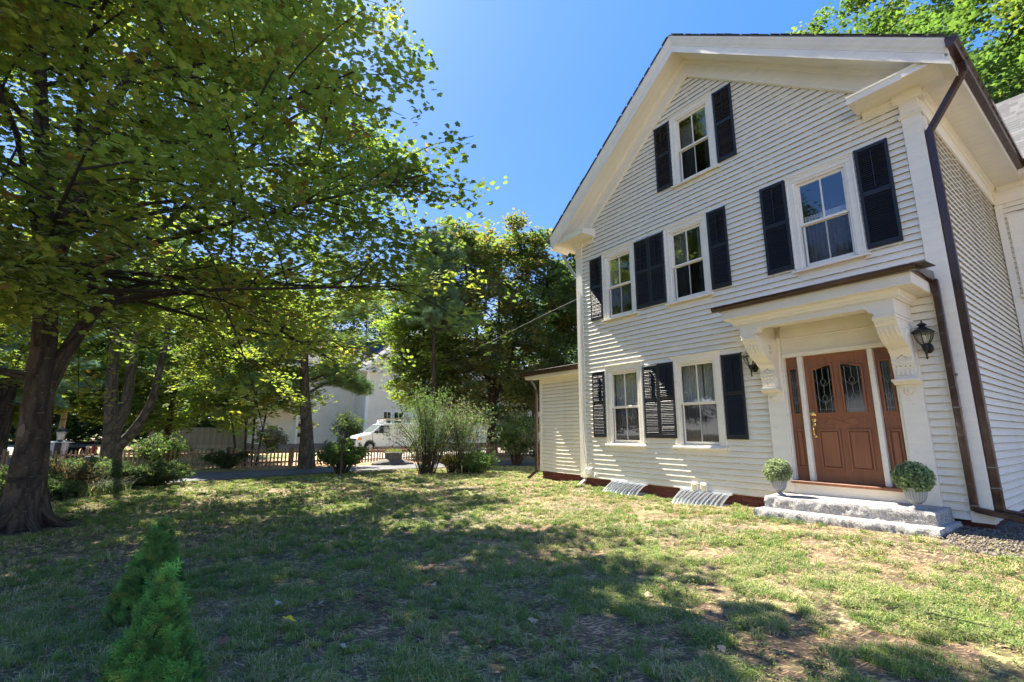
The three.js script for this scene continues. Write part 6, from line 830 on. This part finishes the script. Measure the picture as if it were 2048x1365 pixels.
// ---------- two dwarf arborvitae ----------
{
  const spray = (seed) => { const r = rng(seed), pos = [], blade = (ax, ay, bx, by, w, z) => { const dx = bx - ax, dy = by - ay, L = Math.hypot(dx, dy), nx = -dy / L * w, ny = dx / L * w; pos.push(ax - nx, ay - ny, z, ax + nx, ay + ny, z, bx, by, z * 1.5 + 0.002); };
    const fan = (x, y, a, len, lev) => { const ex = x + Math.sin(a) * len, ey = y + Math.cos(a) * len; blade(x, y, ex, ey, lev === 0 ? 0.0026 : 0.0034, (r() - 0.5) * 0.006); if (lev > 0) { const n = lev === 2 ? 6 : 3; for (let i = 1; i <= n; i++) { const t = i / (n + 0.6), s = i % 2 ? 1 : -1; fan(lerp(x, ex, t), lerp(y, ey, t), a + s * (0.65 + 0.2 * r()), len * (lev === 2 ? 0.55 : 0.5) * (1.1 - 0.55 * t), lev - 1); } } };
    fan(0, 0, 0, 0.062, 2); const g = new THREE.BufferGeometry(); g.setAttribute('position', new THREE.Float32BufferAttribute(pos, 3)); g.computeVertexNormals(); return g; };
  const sg = [spray(1), spray(2), spray(3)], m = leafMat({ transmission: 0.3, roughness: 1 });
  [[-0.15, 8.49, 0.735, 0.25, 101, 'small bright green conical arborvitae overlapping its twin'], [-1.70, 8.545, 0.80, 0.27, 102, 'small dark green conical arborvitae partly hidden behind its twin']].forEach(([x, z, h, rad, s, lab]) => {
    const o = thing('dwarf_arborvitae', lab, 'shrub', [x, land(x, z) - 0.01, z], 0, 'pair of dwarf arborvitae on the lawn'), r = rng(s), L = [[], [], []], C = [[], [], []];
    part(o, 'trunk', tube([V(0, 0, 0), V(0.01, h * 0.8, 0)], [0.022, 0.006], 7, 4), barkFar);
    part(o, 'inner_twigs', merge([...Array(90)].map(() => { const a = r() * 6.28, y = h * (0.05 + 0.8 * r()), R1 = rad * 0.75 * (1 - y / h); return tube([V(0, y * 0.8, 0), V(R1 * Math.cos(a), y + 0.05, R1 * Math.sin(a))], [0.005, 0.002], 4, 1); })), mat(lin(0.05, 0.035, 0.02), 0.9));
    const N = 210; for (let c = 0; c < N; c++) { // plumes of flat sprays, each plume a tongue standing out from the cone
      const t = 1 - Math.sqrt((c + r()) / N) * 0.97, a = c * 2.39996 + r() * 0.5, R1 = rad * Math.pow(1 - t, s === 101 ? 0.9 : 0.8) * (0.84 + 0.28 * r()) + 0.006, out = V(Math.cos(a), 0, Math.sin(a)), c0 = V(out.x * (R1 - 0.05), h * t * 0.95 - 0.02, out.z * (R1 - 0.05)), axis = out.clone().multiplyScalar(0.55).add(V((r() - 0.5) * 0.4, 0.85, (r() - 0.5) * 0.4)).normalize(), tone = (s === 101 ? 1.3 : 0.95) * (0.55 + 0.8 * r()), big = 0.85 + 0.5 * r();
      for (let i = 0; i < 13; i++) { const dir = axis.clone().add(V((r() - 0.5) * 1.5, (r() - 0.5) * 0.8, (r() - 0.5) * 1.5)).normalize(), side = V().crossVectors(dir, out).add(V((r() - 0.5), (r() - 0.5), (r() - 0.5)).multiplyScalar(0.8)).normalize(); side.addScaledVector(dir, -side.dot(dir)).normalize(); const nn = V().crossVectors(side, dir), k = big * (0.75 + 0.5 * r()), pos = c0.clone().addScaledVector(axis, 0.035 * r()), q = new THREE.Matrix4().makeBasis(side.multiplyScalar(k), dir.multiplyScalar(k), nn.multiplyScalar(k)).setPosition(pos), j = i % 3, cc = tone * (0.75 + 0.5 * r()); L[j].push(q); C[j].push(r() < 0.08 ? lin(0.30 * cc, 0.34 * cc, 0.07 * cc) : lin(0.13 * cc, 0.31 * cc, 0.065 * cc)); }
    }
    const cr = new THREE.Group(); cr.name = 'foliage'; o.add(cr); sg.forEach((g, j) => instanced(cr, 'sprays', g, m, L[j], C[j]));
  });
}
// ---------- grass, weeds, fallen leaves ----------
{
  const tuft = (n, h, w, seed) => { const r = rng(seed), pos = []; for (let i = 0; i < n; i++) { const a = r() * 6.283, d = 0.022 * Math.sqrt(r()), x = d * Math.cos(a), z = d * Math.sin(a), hh = h * (0.45 + 0.75 * r()), b = r() * 6.283, l = hh * (0.25 + 0.7 * r()), ex = x + l * Math.cos(b), ez = z + l * Math.sin(b), mx = x + l * 0.35 * Math.cos(b), mz = z + l * 0.35 * Math.sin(b), sx = -Math.sin(b) * w, sz = Math.cos(b) * w, my = hh * 0.62, ey = hh * (0.9 - 0.4 * l / hh); pos.push(x - sx, 0, z - sz, x + sx, 0, z + sz, mx + sx * 0.8, my, mz + sz * 0.8, x - sx, 0, z - sz, mx + sx * 0.8, my, mz + sz * 0.8, mx - sx * 0.8, my, mz - sz * 0.8, mx - sx * 0.8, my, mz - sz * 0.8, mx + sx * 0.8, my, mz + sz * 0.8, ex, ey, ez); } const g = new THREE.BufferGeometry(); g.setAttribute('position', new THREE.Float32BufferAttribute(pos, 3)); g.computeVertexNormals(); return g; };
  const r = rng(123), groups = [[], [], []], cols = [[], [], []];
  const inView = (x, y, z) => { const d = V(x, y, z).sub(CAM), f = d.dot(cF); if (f < 0.8) return false; const u = d.dot(cR) / f, v = d.dot(cU) / f; return Math.abs(u) < 1.35 && v > -0.95; };
  const soilHere = (x, z) => (x > 1.5 && x < 6 && z < 1.25 + 0.3 * smooth(1.7, 2.1, x) - 0.1 * smooth(2.6, 3.4, x)) || (x > -0.58 && x < 1.78 && z < 1.14) || (x > -5.4 && x < 2 && z < 0.06) || (x > -7.6 && x < -5.2 && z < -0.4) || (x > -4.4 && x < -3.3 && z < 0.5) || (x > -2.55 && x < -1.4 && z < 0.5) || Math.hypot(x + 7.15, z - 10.3) < 0.75;
  const scatter = (n, x0, x1, z0, z1, d0, d1, j, sc) => { for (let i = 0; i < n; i++) { const x = lerp(x0, x1, r()), z = lerp(z0, z1, r()), D = Math.hypot(x - CAM.x, z - CAM.z); if (D < d0 || D > d1 || soilHere(x, z)) continue; const edge = -13.75 - 0.9 * Math.exp(-Math.pow((z - 1) / 3.2, 2)) + 1.6 * smooth(-3, -6, z); if (x < edge) continue; const y = land(x, z); if (!inView(x, y, z)) continue; const b = bare(x, z), dr = dryness(x, z), cl = smooth(0.38, 0.66, 0.65 * fbm(x * 3.1, z * 3.1, 201, 3) + 0.35 * fbm(x * 9, z * 9, 211, 2)), thin = D < 9 ? 0.86 : 0.6; if (r() < b * 0.95 * (1 - 0.5 * cl) || r() < thin * (1 - cl)) continue; const k = sc * (0.55 + 0.5 * r()) * (0.65 + 0.85 * cl); groups[j].push(new THREE.Matrix4().compose(V(x, y - 0.004, z), new THREE.Quaternion().setFromEuler(new THREE.Euler((r() - 0.5) * 0.3, r() * 6.283, (r() - 0.5) * 0.3)), V(k * 1.15, k, k * 1.15)));
      const straw = r() < 0.06 + 0.40 * dr + 0.22 * (1 - cl), q = 0.75 + 0.5 * r(); cols[j].push(straw ? lin(0.50 * q, 0.42 * q, 0.22 * q) : r() < 0.3 ? lin(0.30 * q, 0.36 * q, 0.07 * q) : lin(0.18 * q, 0.27 * q, 0.05 * q)); } };
  const scatterLong = () => { for (let i = 0; i < 9000; i++) { const x = lerp(-4, 4.5, r()), z = lerp(1, 10.5, r()), D = Math.hypot(x - CAM.x, z - CAM.z); if (D < 2.7 || D > 9 || soilHere(x, z) || !inView(x, -0.7, z) || fbm(x * 1.9, z * 1.9, 401, 3) < 0.55) continue; const k = 1.1 + 0.8 * r(), q = 0.7 + 0.5 * r(); groups[0].push(new THREE.Matrix4().compose(V(x, land(x, z) - 0.004, z), new THREE.Quaternion().setFromEuler(new THREE.Euler((r() - 0.5) * 0.5, r() * 6.283, (r() - 0.5) * 0.5)), V(k, k, k))); cols[0].push(lin(0.15 * q, 0.25 * q, 0.05 * q)); } };
  scatter(150000, -3, 4.5, 0, 10.5, 2.6, 6.6, 0, 1); scatter(130000, -9, 4, 0, 14, 6.6, 11, 1, 1); scatter(110000, -16, 2, -9, 16, 11, 23, 2, 1);
  scatterLong(); const gm = leafMat({ transmission: 0.35, roughness: 1 });
  [tuft(13, 0.055, 0.0017, 1), tuft(13, 0.06, 0.0026, 2), tuft(13, 0.075, 0.0042, 3)].forEach((g, j) => { const o = instanced(scene, numbered('grass'), g, gm, groups[j], cols[j]); tag(o, ['thin grass blades on the patchy foreground lawn', 'short grass on the middle of the lawn', 'grass on the far lawn up to the driveway'][j], 'grass', undefined, 'stuff'); });
  // low clover-like weeds
  const weed = (() => { const q = rng(8), L = []; for (let i = 0; i < 16; i++) { const a = q() * 6.28, d = 0.008 + 0.03 * q(); L.push(leafTri(0.007, 0.017, 0.3).rotateX(1.1 + 0.4 * q()).rotateY(a).translate(d * Math.cos(a), 0.012 + 0.03 * q() * (1 - d * 20), d * Math.sin(a))); } return merge(L); })(), WM = [], WC = [];
  for (let i = 0; i < 9000 && WM.length < 900; i++) { const x = lerp(-2.5, 4, r()), z = lerp(1.6, 10, r()), D = Math.hypot(x - CAM.x, z - CAM.z); if (D > 7.5 || D < 2.8 || soilHere(x, z) || !inView(x, -0.7, z) || fbm(x * 0.9, z * 0.9, 301, 2) + 0.1 * smooth(6, 3.5, Math.hypot(x - 1.5, z - 5.2)) < 0.58) continue; const k = 0.7 + 0.9 * r(), q = 0.8 + 0.5 * r(); WM.push(new THREE.Matrix4().compose(V(x, land(x, z), z), new THREE.Quaternion().setFromEuler(new THREE.Euler(0, r() * 6.28, 0)), V(k, k, k))); WC.push(lin(0.15 * q, 0.19 * q, 0.055 * q)); }
  tag(instanced(scene, 'ground_weeds', weed, gm, WM, WC), 'pale green low weeds in the bare patches of the near lawn', 'weeds', undefined, 'stuff');
  // fallen leaves and twigs
  const dl = (s, q) => { const g = mapleLeaf(s, false).rotateX(-Math.PI / 2), p = g.attributes.position; for (let i = 0; i < p.count; i++) p.setY(i, p.getY(i) + 0.35 * s * Math.pow(Math.abs(p.getX(i) / s), 2) * q + 0.12 * s * Math.sin(p.getZ(i) / s * 4 + q * 3)); g.computeVertexNormals(); return g; };
  const brown = [[0.24, 0.13, 0.06], [0.34, 0.25, 0.14], [0.16, 0.08, 0.04], [0.30, 0.30, 0.24]];
  const yl = single('fallen_leaf', dl(0.125, 0.3), mat(lin(0.85, 0.62, 0.01), 0.6, { side: THREE.DoubleSide }), 'bright yellow maple leaf lying on the shaded lawn', 'leaf', [-0.685, -0.655, 7.67]); yl.rotation.set(0.15, 1.2, -0.5);
  [[985, 1275], [1290, 1190], [730, 1195], [560, 1200], [140, 1210], [500, 1120], [505, 1098], [330, 1075], [1095, 1190], [1440, 1290], [1320, 1175], [640, 1205], [985, 1118], [865, 1165], [205, 1010], [150, 1035], [60, 1130], [95, 1165], [450, 1280], [690, 1290], [520, 1060], [1060, 1240], [900, 1060], [350, 1100], [620, 1100], [1180, 1330], [1950, 1105], [760, 1080]].forEach(([u, v], i) => { const p = onGround(u, v, -0.69), o = single('fallen_leaf', dl(0.055 + 0.04 * hash(i, 1, 1), 0.5 + 0.9 * hash(i, 2, 2)), mat(lin(...brown[i % 4]), 0.8, { side: THREE.DoubleSide }), i % 4 === 3 ? 'pale upturned dead leaf on the lawn' : 'curled brown dead leaf on the lawn', 'leaf', [p.x, land(p.x, p.z) + 0.045, p.z], i % 4 === 3 ? 'pale fallen leaves' : 'brown fallen leaves'); o.rotation.set((hash(i, 3, 3) - 0.5) * 0.7, hash(i, 4, 4) * 6.28, (hash(i, 5, 5) - 0.5) * 0.7); });
  const tw = (a, b, lab) => { const A = onGround(...a, -0.66), B = onGround(...b, -0.66), L = A.clone().lerp(B, 0.5); const o = single('twig', tube([A.clone().sub(L), V(0.02, 0.008, 0.015), B.clone().sub(L)], [0.007, 0.003], 6, 8, 0.2, 4), barkGrey, lab, 'twig', [L.x, land(L.x, L.z) + 0.04, L.z]); };
  tw([1775, 1225], [1808, 1217], 'short thick grey twig lying on the sunny grass'); tw([1850, 1232], [1998, 1268], 'long thin twig lying across the sunny grass');
}

// woods closing the view far beyond the street and the neighbouring house
{
  const r = rng(500), M = [], C = [], g = leafSpray(10, 0.55, 1.0, 9);
  for (let i = 0; i < 13000; i++) { const a = lerp(-1.95, -0.62, r()), d = 66 + 26 * r(), x = CAM.x + d * Math.sin(a * 1.0), z = CAM.z - d * Math.cos(a), top = 7 + 8 * fbm(a * 14, 2, 77, 3), y = top * Math.pow(r(), 1.25); const k = 0.9 + 0.6 * r(); M.push(new THREE.Matrix4().compose(V(x, y, z), new THREE.Quaternion().setFromEuler(new THREE.Euler((r() - 0.5) * 1.2, r() * 6.28, (r() - 0.5) * 1.2)), V(k, k, k))); C.push(pick(PAL.green, clamp(fbm(a * 40, y * 0.3, 5, 3) * 1.4 - 0.2, 0, 0.99), r)); }
  tag(instanced(scene, 'far_woods', g, leafBroad, M, C), 'belt of green woods closing the view beyond the street', 'woods', undefined, 'stuff');
}

renderer.render(scene, camera);
